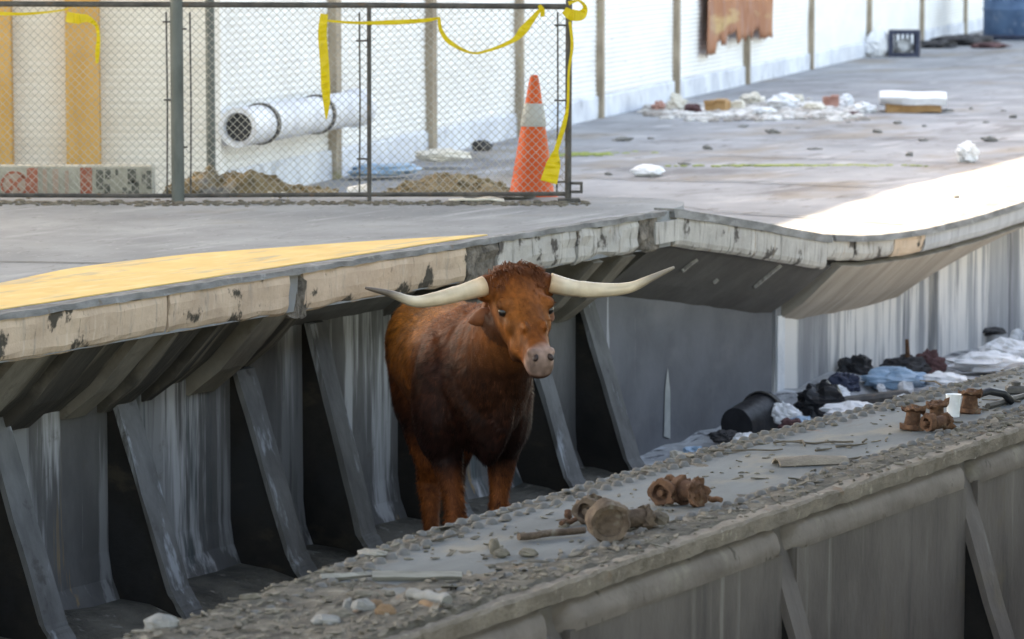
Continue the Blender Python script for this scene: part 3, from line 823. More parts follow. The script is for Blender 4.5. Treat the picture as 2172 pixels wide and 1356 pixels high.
fpart('foot_clamp', lambda m: (m.box(FX1+.02, FX1+.085, -.03, .03, .05, .065), m.box(FX1+.02, FX1+.085, -.03, .03, .1, .115), m.box(FX1+.07, FX1+.085, -.03, .03, .065, .1)))
# the mesh: two families of slanting wires
m = MB()
cell = .047
wr = .0016
h0, h1 = ZB, ZT
Hh = h1-h0
def wire(p, q, y):
    p = Vector((p[0], y, p[1])); q = Vector((q[0], y, q[1]))
    d = (q-p).normalized(); nn = Vector((-d.z, 0, d.x))*wr; dd = Vector((0, wr, 0))
    r = [p+nn+dd, p-nn+dd, p-nn-dd, p+nn-dd]
    r2 = [x+(q-p) for x in r]
    m.loft([r, r2], cap=False)
x = FX0-Hh
while x < FX1:
    a = max(x, FX0); b = min(x+Hh, FX1)
    if b > a:
        wire((a, h0+(a-x)), (b, h0+(b-x)), .003)
        wire((a, h1-(a-x)), (b, h1-(b-x)), -.003)
    x += cell
mo = m.build('wire_mesh', M['wire'], fen); mo['kind'] = 'stuff'

# grey corner post behind the fence
m = MB(); m.tube([(0, 0, 0), (0, 0, 3.2)], .03, 12)
o = m.build('steel_pole', M['galv'], None, smooth=True, angle=R(40), loc=((447-1086)/8000*24.4, 24.4, 1.3))
tag(o, 'plain grey steel pole standing right of the thick fence post', 'pole')

# ------------------------------------------------------------------ caution tape
def ribbon(name, pts, wd, label, twist=None, group='yellow caution tape tied to the fence', nrm=None):
    """pts: (px, py, y offset); a thin crumpled band"""
    P = [Vector((fx(a), FY+c, fz(b))) for a, b, c in pts]
    fine = []
    for i in range(len(P)-1):
        p0 = P[max(0, i-1)]; p1 = P[i]; p2 = P[i+1]; p3 = P[min(len(P)-1, i+2)]
        for k in range(8):
            t = k/8
            fine.append((.5*((2*p1)+(p2-p0)*t+(2*p0-5*p1+4*p2-p3)*t*t+(3*p1-p0-3*p2+p3)*t**3), i+t))
    fine.append((P[-1], len(P)-1))
    m = MB()
    rings = []
    for i, (p, u_) in enumerate(fine):
        a = fine[max(0, i-1)][0]; b = fine[min(len(fine)-1, i+1)][0]
        t = (b-a).normalized()
        k0 = min(int(u_), len(wd)-1); k1 = min(k0+1, len(wd)-1)
        w = lerp(wd[k0], wd[k1], u_-int(u_))
        tw = (lerp(twist[k0], twist[k1], u_-int(u_)) if twist else 0) + .35*noise.noise(Vector((u_*2, p.x, 0)))
        side = t.cross(Vector((0, -1, 0)))
        if side.length < 1e-4: side = Vector((1,0,0))
        side.normalize()
        nn = t.cross(side).normalized()
        d = side*math.cos(tw) + nn*math.sin(tw)
        e = t.cross(d).normalized()*.0012
        c = e*5*noise.noise(Vector((u_*5, 2, 1)))
        rings.append([p+d*w+e, p+c*2+e, p-d*w+e, p-d*w-e, p+c*2-e, p+d*w-e])
    m.loft(rings)
    o = m.build(name, M['tape'], None, smooth=False)
    tag(o, label, 'tape', group)
    return o
ribbon('caution_tape', [(-30, 26, -.03), (60, 28, -.03), (138, 20, -.025), (150, 14, -.02)], [.012, .008, .004, .004], 'thin yellow tape stretched flat at the top left fence corner')
ribbon('caution_tape', [(146, 34, -.03), (170, 38, -.035), (190, 38, -.03), (208, 52, -.03), (213, 75, -.03), (211, 105, -.03), (209, 132, -.03)], [.03, .03, .02, .01, .010, .014, .008],
       'short yellow tape knotted over the ochre column with one end hanging')
ribbon('caution_tape', [(690, 28, -.035), (686, 70, -.035), (690, 130, -.035), (692, 180, -.035), (694, 215, -.035), (693, 250, -.035)], [.022, .026, .026, .027, .02, .003],
       'long yellow tape strip hanging straight down in front of the white pipe')
ribbon('caution_tape', [(692, 42, -.03), (760, 47, -.03), (830, 46, -.03), (900, 42, -.03), (934, 36, -.03)], [.006, .008, .014, .012, .005], 'yellow tape running flat between the hanging strip and the sagging loop')
ribbon('caution_tape', [(932, 36, -.03), (936, 62, -.03), (955, 88, -.03), (1000, 110, -.03), (1040, 104, -.03), (1088, 84, -.03), (1110, 62, -.03), (1146, 18, -.03)],
       [.008, .012, .014, .006, .008, .013, .026, .008], 'yellow tape sagging in a deep loop left of the end post')
ribbon('caution_tape', [(1143, 10, -.03), (1150, 20, -.035), (1150, 34, -.03)], [.01, .014, .012], 'small yellow tape tab tied over the top rail above the cone')
ribbon('caution_tape', [(1196, 20, -.035), (1212, 30, -.04), (1232, 30, -.03), (1240, 14, -.02), (1226, 0, -.03), (1205, 6, -.04)], [.02, .034, .03, .012, .006, .012], 'bunched yellow tape knot at the top of the fence end post')
ribbon('caution_tape', [(1208, 44, -.035), (1213, 95, -.035), (1206, 150, -.03), (1204, 220, -.035), (1196, 262, -.035), (1180, 315, -.04), (1174, 345, -.04), (1164, 384, -.045)],
       [.008, .009, .007, .008, .014, .014, .042, .05], 'yellow tape falling down the end post and spreading wide beside the cone')

# ------------------------------------------------------------------ traffic cone
cp_ = at(1128, 404, 1.47)
cone = empty('traffic_cone', (cp_.x-.005, 22.45, 1.475))
tag(cone, 'leaning orange traffic cone with a dirty pale collar behind the fence end', 'cone')
cone.scale = (1.05,)*3
cone.rotation_euler = (R(-1), R(1.5), R(20))
m = MB()
CH = .72
def cr(z): return lerp(.135, .024, z/CH)
prof = [(cr(0), .03), (cr(.2), .2), (cr(.42), .42)]
m.lathe([(.15, .02), (.142, .04)] + [(cr(z), z) for z in (.06, .15, .3, .425)] , 28)
m.build('cone_body', M['orange'], cone, smooth=True, angle=R(50))
m = MB(); m.lathe([(cr(.425)+.002, .425), (cr(.43)+.006, .432), (cr(.545)+.006, .55), (cr(.55)+.002, .556)], 28); m.build('collar', M['collar'], cone, smooth=True, angle=R(40))
m = MB(); m.lathe([(cr(.553), .553), (cr(.66), .66), (cr(.7), .69), (cr(.72)-.004, .715), (.008, .718)], 24); m.build('cone_tip', M['orange'], cone, smooth=True, angle=R(50))
m = MB(); m.bbox(-.18, .18, -.18, .18, 0, .025, .008); m.build('base', M['orange'], cone)

# ------------------------------------------------------------------ painted block and rubble behind the fence
blk = empty('painted_block', (0, 22.5, 1.475))
tag(blk, 'low pale block with faded red and dark painted marks behind the fence', 'block')
def bx_(px): return (px-1086)/8000*22.4
m = MB(); m.bbox(-4.4, bx_(318), 0, .22, 0, .205, .008); m.build('block_body', M['block'], blk)
def paint(name, mat, px0, px1, z0, z1, jag=0):
    m = MB(); m.box(bx_(px0), bx_(px1), -.003, .004, z0, z1); return m.build(name, M[mat], blk)
m = MB()
cxx, czz = bx_(24), .095
ro, ri = .083, .068
for k in range(32):
    a0, a1 = 2*math.pi*k/32, 2*math.pi*(k+1)/32
    o = [(cxx+r*math.cos(a), y, czz+r*math.sin(a)) for y in (-.004, .002) for r, a in ((ro, a0), (ro, a1), (ri, a1), (ri, a0))]
    m.add(o, [(0,3,2,1), (4,5,6,7), (0,1,5,4), (2,3,7,6)])
m.box(-.012, .012, -.004, .002, -.075, .075, tr(cxx, 0, czz) @ rotm('Y', R(45)))
m.box(-.009, .009, -.0035, .0015, -.05, .05, tr(cxx, 0, czz) @ rotm('Y', R(-40)))
m.build('ring_sign', M['redpaint'], blk)
m = MB(); m.lathe([(.001, 0), (.066, 0), (.066, .003), (.001, .003)], 28, tr(cxx, 0, czz) @ rotm('X', R(90))); m.build('sign_disc', M['pinkpaint'], blk)
paint('painted_bar', 'redpaint', 51, 74, .012, .196)
paint('painted_bar', 'pinkpaint', 85, 94, .02, .19); paint('painted_bar', 'pinkpaint', 106, 118, .02, .19)
paint('painted_bar', 'redpaint', 165, 190, .012, .198); paint('painted_bar', 'pinkpaint', 132, 140, .03, .18)
for a, b, c, d in ((199, 214, .07, .185), (204, 210, .015, .055), (218, 230, .13, .19), (216, 228, .03, .10), (266, 284, .10, .19), (274, 290, .03, .12), (255, 264, .03, .08), (268, 276, .01, .06), (296, 304, .10, .16), (306, 316, .07, .18), (240, 246, .15, .19)):
    paint('painted_mark', 'darkpaint', a, b, c, d)

def mound(name, px0, px1, D, base, hgt, dep, mat, label, cat, seed=0, prof=None):
    x0, x1 = (px0-1086)/8000*D, (px1-1086)/8000*D
    m = MB(); nx, ny = 44, 12
    for i in range(nx+1):
        for j in range(ny+1):
            u_, v_ = i/nx, j/ny
            e = math.sin(math.pi*u_)**.55*math.sin(math.pi*v_)**.7
            pz = prof(u_) if prof else 1
            h = hgt*e*pz*(1+.45*noise.noise(Vector((u_*7+seed, v_*3, 0)))) + .022*e*noise.noise(Vector((u_*30, v_*14, seed)))
            m.v.append((lerp(x0, x1, u_), (v_-.5)*dep, max(h, -.01) if 0 < u_ < 1 and 0 < v_ < 1 else -.03))
    for i in range(nx):
        for j in range(ny):
            a = i*(ny+1)+j
            m.f.append((a, a+ny+1, a+ny+2, a+1))
    for k in range(110):
        i = rnd.randrange(2, nx-1); j = rnd.randrange(1, ny-3)
        v = m.v[i*(ny+1)+j]; r = .004 + .020*rnd.random()**2.2
        m.blob((v[0], v[1], v[2]+r*.2), r*rnd.uniform(1, 1.7), r, r*.8, 7, 5, .5, 2, k)
    o = m.build(name, M[mat], None, smooth=True, loc=(0, D, base))
    tag(o, label, cat)
    return o
mound('rubble_heap', 338, 730, 22.75, 1.46, .24, .5, 'rubble', 'long brown heap of earth and rubble behind the fence', 'rubble', 2.0, lambda u_: 1.05 - .35*abs(math.sin(u_*6.3))*(.3 if u_ < .3 else 1) - .35*u_)
mound('rubble_heap', 800, 1110, 23.6, 1.40, .15, .9, 'rubble', 'low grey mound of dirt beside the traffic cone', 'rubble', 5.0)
# strip of grit under the fence
m = MB()
for k in range(900):
    x = rnd.uniform(-3.4, .45); y = rnd.gauss(21.78, .09); r = rnd.uniform(.004, .016)*(1.6 if rnd.random() < .1 else 1)
    m.blob((x, y, PLAT+.003), r*1.5, r, r*.55, 6, 4, .3, 2, k)
o = m.build('grit', M['grit']); tag(o, 'pale grit swept along the foot of the fence', kind='stuff')

# ------------------------------------------------------------------ litter helpers
def crumple(name, loc, rx, ry, rz, mat, label, cat, rz_=0.0, amp=.45, seed=None, nu=22, nv=14, group=None, fr=2.2):
    m = MB()
    sd_ = rnd.uniform(0, 99) if seed is None else seed
    m.blob((0, 0, rz*.8), rx, ry, rz, nu, nv, amp, fr, sd_, floor=0.0)
    o = m.build(name, M[mat], None, smooth=False, loc=loc)
    o.rotation_euler = (0, 0, rz_)
    tag(o, label, cat, group)
    return o
def gz(p):
    s, w = LOC(p); return ground_z(s, w)
def on_ground(px, py):
    z = LOW
    for k in range(6):
        p = at(px, py, z); z = gz(p)
    p.z = z
    return p
def sheet(name, loc, a, b, mat, label, cat, rz_=0, curl=.04, seed=0, tilt=(0,0), th=.003):
    m = MB(); n_ = 8
    for side in (0, 1):
        for i in range(n_+1):
            for j in range(n_+1):
                x, y = (i/n_-.5)*a, (j/n_-.5)*b
                z = curl*(.5+noise.noise(Vector((x/a*2.3+seed, y/b*2.3, seed)))) + (th if side else 0)
                m.v.append((x, y, max(z, 0)+ (th if side else 0)))
        o = side*(n_+1)**2
        for i in range(n_):
            for j in range(n_):
                q = o+i*(n_+1)+j
                f = (q, q+n_+1, q+n_+2, q+1)
                m.f.append(f if side else f[::-1])
    o2 = (n_+1)**2
    for i in range(n_):
        for q, r in ((i, i+1), (i*(n_+1), (i+1)*(n_+1)), ((n_)*(n_+1)+i, n_*(n_+1)+i+1), (i*(n_+1)+n_, (i+1)*(n_+1)+n_)):
            m.f.append((q, r, r+o2, q+o2))
    o = m.build(name, M[mat], None, loc=loc)
    o.rotation_euler = (tilt[0], tilt[1], rz_)
    tag(o, label, cat)
    return o

# ------------------------------------------------------------------ litter on the lower platform
def G(px, py): return on_ground(px, py)
k = 0
pile = [ # px, py(base), width px, height px, builder, material, label, category
    (1398, 238, 30, 26, 'c', 'brick', 'pinkish lump of rubble at the left end of the litter pile', 'rubble'),
    (1420, 214, 46, 18, 'c', 'cream', 'pale crumpled paper on the upper left of the litter pile', 'paper'),
    (1436, 236, 42, 30, 'c', 'cream', 'cream crumpled bag beside the pinkish rubble in the litter pile', 'bag'),
    (1470, 242, 36, 24, 'c', 'maroon', 'dark reddish rag lying low in the litter pile', 'rag'),
    (1477, 196, 34, 20, 'c', 'white', 'small white bag at the foot of the wall above the litter pile', 'bag'),
    (1522, 240, 46, 30, 'b', 'card', 'orange brown cardboard box in the litter pile', 'box'),
    (1560, 238, 36, 24, 'b', 'cream', 'cream box right of the orange brown box', 'box'),
    (1596, 222, 46, 26, 'c', 'cream', 'pale crumpled bag in the middle of the litter pile', 'bag'),
    (1620, 244, 44, 18, 'c', 'white', 'flat white scrap in front of the middle of the litter pile', 'scrap'),
    (1660, 232, 60, 34, 'c', 'white', 'largest white crumpled bag in the litter pile', 'bag'),
    (1690, 222, 26, 24, 'c', 'cream', 'small pale scrap behind the largest white bag', 'scrap'),
    (1726, 238, 46, 22, 'c', 'cream', 'low cream scrap left of the tan box', 'scrap'),
    (1762, 232, 34, 30, 'b', 'brick', 'tan pink box standing up in the litter pile', 'box'),
    (1796, 228, 30, 30, 'c', 'white', 'upright white bag right of the tan pink box', 'bag'),
    (1836, 240, 44, 24, 'c', 'white', 'white bag touching the long mattress end', 'bag'),
    (1812, 246, 34, 10, 'c', 'maroon', 'thin dark rag in front of the white bags', 'rag'),
]
for px, py, w_, h_, kind, mat, lab, cat in pile:
    p = G(px, py); sc = 8000/p.y
    a, h = w_/sc/2, h_/sc/2
    if kind == 'c':
        crumple({'bag': 'plastic_bag', 'paper': 'crumpled_paper', 'scrap': 'paper_scrap', 'rag': 'old_rag', 'rubble': 'rubble_lump'}[cat], p, a, a*1.1, h, mat, lab, cat, rnd.uniform(0, 3))
    else:
        b_ = empty('cardboard_box', p, rnd.uniform(-.5, .5)); tag(b_, lab, cat)
        m = MB(); m.bbox(-a, a, -a*.8, a*.8, 0, h*1.8, .012); m.build('box_body', M[mat], b_)
        m = MB(); m.box(-a, -a*.1, -a*1.0, -a*.8-.002, h*1.3, h*1.82); m.box(a*.05, a, -a*.82, a*.1, h*1.8+.003, h*1.8+.02, rotm('X', .12)); m.build('box_flap', M[mat], b_)
m = MB()
for k in range(500):
    px = rnd.uniform(1370, 1830); p = G(px, 238 - (px-1600)*.0 + rnd.gauss(0, 9))
    r = rnd.uniform(.02, .06)
    m.blob((p.x, p.y, p.z+.01), r*1.5, r, r*.6, 6, 4, .5, 2, k*.3)
M['chips'] = mk('litter_chips', (.34,.30,.27), (.72,.69,.66), sc=2.4, rough=.9, bump=.4, contrast=(.4,.6))
tag(m.build('litter_chips', M['chips']), 'pale chips and shreds strewn round the litter pile', kind='stuff')
p = G(1935, 238)
mt = empty('mattress', p, R(-4)); tag(mt, 'long white mattress with a brown underside at the right of the litter', 'mattress')
sc = 8000/p.y
L_ = 140/sc/2
m = MB(); m.strip(-L_, L_, 20, [(-.26, .09), (.3, .06), (.33, .14), (.2, .20), (-.2, .22), (-.30, .16)][::-1], jit=.05, fr=2.5); m.build('mattress_top', M['white'], mt, smooth=True, angle=R(60))
m = MB(); m.strip(-L_*.8, L_*.85, 16, [(-.235, .0), (.28, 0), (.28, .08), (-.23, .10)][::-1], jit=.05, fr=3); m.build('mattress_underside', M['card'], mt)
# small scattered litter as countable scraps
scr = None
sp = [(1640, 284), (1860, 282), (1960, 270), (2010, 236), (2060, 232), (2128, 236), (2150, 250), (1500, 318), (1730, 318), (1800, 262), (1905, 262), (1690, 272), (1575, 270), (2090, 262), (1452, 350), (1380, 296), (1320, 300), (1290, 372), (2030, 420), (1930, 332), (1960, 300), (2100, 300)]
for i, (px, py) in enumerate(sp):
    p = G(px, py); r = rnd.uniform(.03, .065)
    if i < 1:
        m = MB(); m.blob((0,0,.02), .09, .07, .035, 9, 6, .8, 2.4, i*3, floor=0)
        scr = m.build('litter_scrap', M['stone'], None, loc=p)
        o = scr
    else:
        o = scr.copy(); COL.objects.link(o); o.location = p
    o.scale = (r/.09*rnd.uniform(.6, 1.7), r/.09, r/.09*rnd.uniform(.5, 1.3)); o.rotation_euler = (0, 0, rnd.uniform(0, 6))
    tag(o, 'small white scrap of litter lying loose on the grey lower platform', 'litter', 'white scraps scattered over the lower platform')
crumple('plastic_bag', G(1375, 374), .13, .10, .05, 'white', 'white heap of plastic lying alone beyond the platform end', 'bag', .2, .25)
crumple('plastic_bag', G(2052, 344), .09, .08, .09, 'white', 'white crumpled bag lying in the shade near the sunlit patch', 'bag', .5, .5)
crumple('plastic_bag', G(1862, 120), .22, .2, .22, 'white', 'white bag leaning on the dark open crate', 'bag', .5, .3)
# moss patches
for px, py, a, b, rz_, lab in ((1235, 328, .45, .25, .2, 'yellow green moss patch beside the end of the fence'), (1715, 352, 1.1, .12, 1.0, 'thin green moss line on the lower platform')):
    p = G(px, py); m = MB()
    for k in range(140):
        x, y = rnd.gauss(0, a*.4), rnd.gauss(0, b*.4); r = rnd.uniform(.015, .045)
        m.blob((x, y, 0), r, r, r*.25, 6, 4, .3, 2, k)
    o = m.build('moss', M['moss'], None, loc=p+Vector((0,0,.002))); o.rotation_euler = (0, 0, R(20) if a < 1 else 0)
    tag(o, lab, kind='stuff')
# white cup, scrap and tin behind or in front of the fence
c = at(768, 411, PLAT); m = MB(); m.lathe([(.03, 0), (.042, .13), (.045, .135), (.040, .13), (.028, .008)], 18, rotm('Y', R(84)) @ rotm('Z', 0))
o = m.build('paper_cup', M['white'], None, smooth=True, angle=R(40), loc=(c.x-.06, 21.75+.35, PLAT+.045)); o.rotation_euler = (0, 0, R(-15)); tag(o, 'white paper cup lying on its side under the fence', 'cup')
sheet('paper_scrap', at(590, 424, PLAT)+Vector((0, .0, 0)), .11, .09, 'cream', 'crumpled pale wrapper on the grit below the rubble heap', 'wrapper', .4, .05, 3)
p = at(1010, 432, PLAT); sheet('paper_scrap', Vector((p.x, p.y+.12, PLAT)), .32, .12, 'cream', 'flat pale strip of paper lying left of the cone base', 'paper', .05, .02, 5)
p = at(1060, 415, PLAT); crumple('paper_scrap', Vector((p.x, 22.15, PLAT)), .2, .08, .02, 'stone', 'pale crushed debris in front of the cone', 'debris', 0, .5)
p = G(940, 358); crumple('food_tray', Vector((p.x, p.y, p.z+.06)), .22, .16, .055, 'cream', 'pale heap of paper and food waste by the wall', 'litter', .1, .35)
p = G(1022, 336); crumple('dark_lump', Vector((p.x, p.y, p.z+.06)), .085, .07, .05, 'darkrag', 'small dark lump on the dirt right of the food waste', 'lump', .1, .35)
p = G(840, 380); crumple('plastic_bag', Vector((p.x-.1, p.y, p.z+.03)), .30, .16, .05, 'lightblue', 'light blue plastic wrap at the foot of the wall behind the fence', 'bag', .5, .35)
# crate, dark rags, blue tank far along the wall
p = G(1918, 121); cr_ = empty('milk_crate', p, R(-8)); tag(cr_, 'dark open plastic crate lying on its side by the wall', 'crate')
sc = 8000/p.y; S_ = 66/sc/2
m = MB()
for x0, x1, z0, z1 in ((-S_, -S_*.72, 0, 2*S_*.86), (S_*.72, S_, 0, 2*S_*.86), (-S_*.72, S_*.72, 0, S_*.25), (-S_*.72, S_*.72, S_*1.46, 2*S_*.86)):
    m.box(x0, x1, -.16, .3, z0, z1)
m.build('crate_frame', M['navy'], cr_)
for i in range(5):
    m = MB(); x = lerp(-S_*.6, S_*.6, i/4); m.box(x-.018, x+.018, .27, .295, S_*.25, S_*1.46); m.build('crate_slat', M['navy'], cr_)
crumple('plastic_bag', p+Vector((0, .1, S_*.28)), S_*.6, .12, S_*.45, 'white', 'white bag stuffed inside the dark crate', 'bag', .1, .3)
for px, py, a, h, mat, lab in ((1985, 102, .34, .07, 'darkrag', 'flat dark rag just right of the crate'), (2045, 96, .5, .10, 'darkrag', 'largest dark heap of rags between the crate and the blue tank'), (2100, 103, .32, .05, 'maroon', 'low brownish rag in front of the blue tank')):
    crumple('old_rag', G(px, py), a, a*.8, h, mat, lab, 'rag', .3, .4)
p = G(2165, 84); tk = empty('water_tank', p, 0); tag(tk, 'large blue round tank with a dark side at the far right of the wall', 'tank')
m = MB(); m.lathe([(.62, 0), (.66, .05), (.66, .5), (.68, .53), (.66, .56), (.66, 1.3), (.5, 1.42), (.1, 1.45)], 28); m.build('tank_body', M['bluetank'], tk, smooth=True, angle=R(40))
m = MB(); m.lathe([(.665, .03), (.69, .06), (.665, .09)], 28); m.build('tank_band', M['navy'], tk)

# ------------------------------------------------------------------ the bull
BO = Vector((-.165, 17.0, 0))
BF = Vector((.165, -.986, 0)).normalized()
bull = empty('longhorn_bull', BO, math.atan2(BF.y, BF.x))
tag(bull, 'red brown longhorn bull with wide pale horns standing on the track bed', 'bull')
def ell(c, ax1, ax2, r1, r2, n=20, sq=1.0):
    out = []
    for j in range(n):
        a = 2*math.pi*j/n
        ca, sa = math.cos(a), math.sin(a)
        ca = math.copysign(abs(ca)**sq, ca); sa = math.copysign(abs(sa)**sq, sa)
        out.append(Vector(c) + ax1*ca*r1 + ax2*sa*r2)
    return out
X_, Y_, Z_ = Vector((1,0,0)), Vector((0,1,0)), Vector((0,0,1))
bm_ = MB()
tors = [(-1.50, 1.08, .10, .09), (-1.46, 1.07, .19, .16), (-1.38, 1.05, .25, .215), (-1.22, 1.03, .28, .25), (-.95, 1.01, .285, .268), (-.6, 1.02, .285, .30), (-.3, 1.035, .30, .295), (-.05, 1.06, .315, .262), (.12, 1.06, .295, .225), (.26, 1.03, .245, .17), (.36, .97, .17, .12), (.40, .95, .06, .05)]
def torso(f, z, hh, hw):
    r = ell((f, 0, z), Y_, Z_, hw, hh, 24, .74 if f < -1 else .88)
    for p in r:
        d = (z-p.z)/hh
        if d > 0: p.y *= 1-.48*d
    return r
bm_.loft([torso(*q) for q in tors])
# hump and shoulders
bm_.blob((-.02, 0, 1.27), .26, .15, .13, 16, 10, .05)
for sg in (-1, 1):
    bm_.blob((.03, sg*.155-.02, .98), .2, .12, .30, 14, 10, .05)
    bm_.blob((-1.2, sg*.115, .97), .22, .11, .26, 14, 10, .05)
# neck
HP = Vector((.575, .09, 1.55))          # poll
hd = Vector((BF.x*0, 0, 0))
# head axes in the bull's own frame
wf = Vector((.28, -.96, 0)).normalized()     # where the face points, in the world
iw = Matrix.Rotation(-math.atan2(BF.y, BF.x), 3, 'Z')
fh = iw @ wf
HA = (fh*math.cos(R(37)) - Z_*math.sin(R(37))).normalized()   # poll to muzzle
HL = Z_.cross(fh).normalized()                              # the bull's left
HL = (HL + Z_*.02).normalized()
HU = HA.cross(HL).normalized()                              # out of the forehead
if HU.z < 0: HU = -HU
def hp(a, l, u_): return HP + HA*a + HL*l + HU*u_
nk = [((.0, 0, 1.03), .33, .22), ((.18, .02, 1.10), .30, .19), ((.34, .04, 1.20), .25, .165), ((.46, .06, 1.31), .20, .14), ((.55, .07, 1.42), .15, .12)]
rings = []
for i, (c, r1, r2) in enumerate(nk):
    a = Vector(nk[max(0, i-1)][0]); b = Vector(nk[min(len(nk)-1, i+1)][0])
    t = (b-a).normalized(); sd1 = Z_.cross(t).normalized(); up = t.cross(sd1)
    rings.append(ell(c, sd1, up, r2, r1, 20))
bm_.loft(rings)
# dewlap
bm_.loft([ell(c, Y_, Z_, r, h, 10) for c, r, h in (((.56, .07, 1.22), .03, .06), ((.48, .06, 1.08), .05, .14), ((.40, .04, .94), .055, .16), ((.33, .02, .83), .05, .11), ((.26, .01, .77), .045, .075), ((.1, 0, .77), .05, .05))])
# head
hs = [(-.07, .055, .045, -.03), (-.05, .095, .07, -.03), (.0, .124, .105, -.035), (.06, .124, .12, -.045), (.13, .120, .128, -.055), (.19, .114, .125, -.06), (.26, .092, .115, -.06), (.33, .074, .10, -.055), (.40, .062, .085, -.045), (.45, .062, .078, -.04), (.49, .060, .07, -.04), (.515, .052, .05, -.045), (.525, .02, .02, -.045)]
bm_.loft([ell(hp(a, 0, u_), HL, HU, lw_, hh_, 20, .85) for a, lw_, hh_, u_ in hs])
for sg in (-1, 1):
    bm_.blob(hp(.165, sg*.092, .025), .04, .04, .035, 12, 8, .05)           # brow
    bm_.blob(hp(.235, sg*.072, -.03), .06, .036, .055, 12, 8, .05)            # cheek
    bm_.blob(hp(.30, sg*.045, .02), .09, .018, .03, 12, 8, .05)             # nose bone
    bm_.blob(hp(.30, sg*.05, -.10), .08, .04, .07, 12, 8, .05)              # jaw
    bm_.tube([hp(.0, sg*.07, -.03), hp(-.005, sg*.15, -.03), hp(-.003, sg*.172, -.03)], [.072, .06, .048], 14)   # horn boss
    bm_.blob(hp(.462, sg*.036, .018), .03, .03, .022, 10, 8, .05)           # nostril ridge
bm_.blob(hp(-.05, 0, -.0), .10, .10, .05, 14, 8, .1)                        # poll crown
bm_.blob(hp(.49, 0, -.075), .05, .05, .03, 12, 8, .05)                      # lower lip
# legs: (f, l, z, r)
def leg(pts): bm_.tube([(a, b, c) for a, b, c, r in pts], [r for *_, r in pts], 14)
FOOT = []
def fore(f, l, bend=0.0):
    leg([(f-.02, l*1.45, 1.0, .13), (f-.01, l*1.4, .84, .115), (f+.01, l*1.22, .70, .074), (f+.03+bend*.4, l*1.05, .55, .050), (f+.045+bend*.6, l, .47, .046), (f+.055+bend*.6, l, .41, .053), (f+.03+bend*.3, l, .33, .043), (f+.015, l, .20, .038), (f+.02, l, .12, .047), (f+.04, l, .07, .042), (f+.06, l, .035, .05)])
    FOOT.append((f+.065, l))
def hind(f, l, step):
    leg([(f+.02, l*1.35, 1.0, .14), (f+.04+step*.35, l*1.3, .82, .135), (f+.06+step*.6, l*1.25, .68, .098), (f-.03+step*.75, l*1.1, .56, .066), (f-.13+step*.85, l, .47, .060), (f-.135+step*.9, l, .41, .054), (f-.11+step*.93, l, .30, .040), (f-.08+step*.97, l, .17, .038), (f-.07+step, l, .11, .046), (f-.05+step, l, .07, .042), (f-.03+step, l, .035, .05)])
    FOOT.append((f-.025+step, l))
fore(.05, -.115, .08); fore(.02, .095, 0)
hind(-1.2, -.08, .47); hind(-1.2, .12, -.10)
tmp = bm_.build('tmp_bull', None)
md = tmp.modifiers.new('r', 'REMESH'); md.mode = 'VOXEL'; md.voxel_size = .0095
m2 = tmp.modifiers.new('s', 'SMOOTH'); m2.iterations = 7; m2.factor = .5
dg = bpy.context.evaluated_depsgraph_get()
me = bpy.data.meshes.new_from_object(tmp.evaluated_get(dg))
old = tmp.data
bpy.data.objects.remove(tmp); bpy.data.meshes.remove(old)
me.name = 'body'
me.shade_smooth()
me.update()
for v, nn in [(v, v.normal.copy()) for v in me.vertices]:
    p = v.co
    if p.x < .45 and p.z > .5:
        neck = clamp((p.x+.05)/.25)
        d = .007*noise.noise(Vector((p.x*5, p.y*5, p.z*3))) + .006*neck*noise.noise(Vector((p.x*22, p.y*16, p.z*5))) + .004*noise.noise(p*11)
        v.co = p + nn*d
me.update()
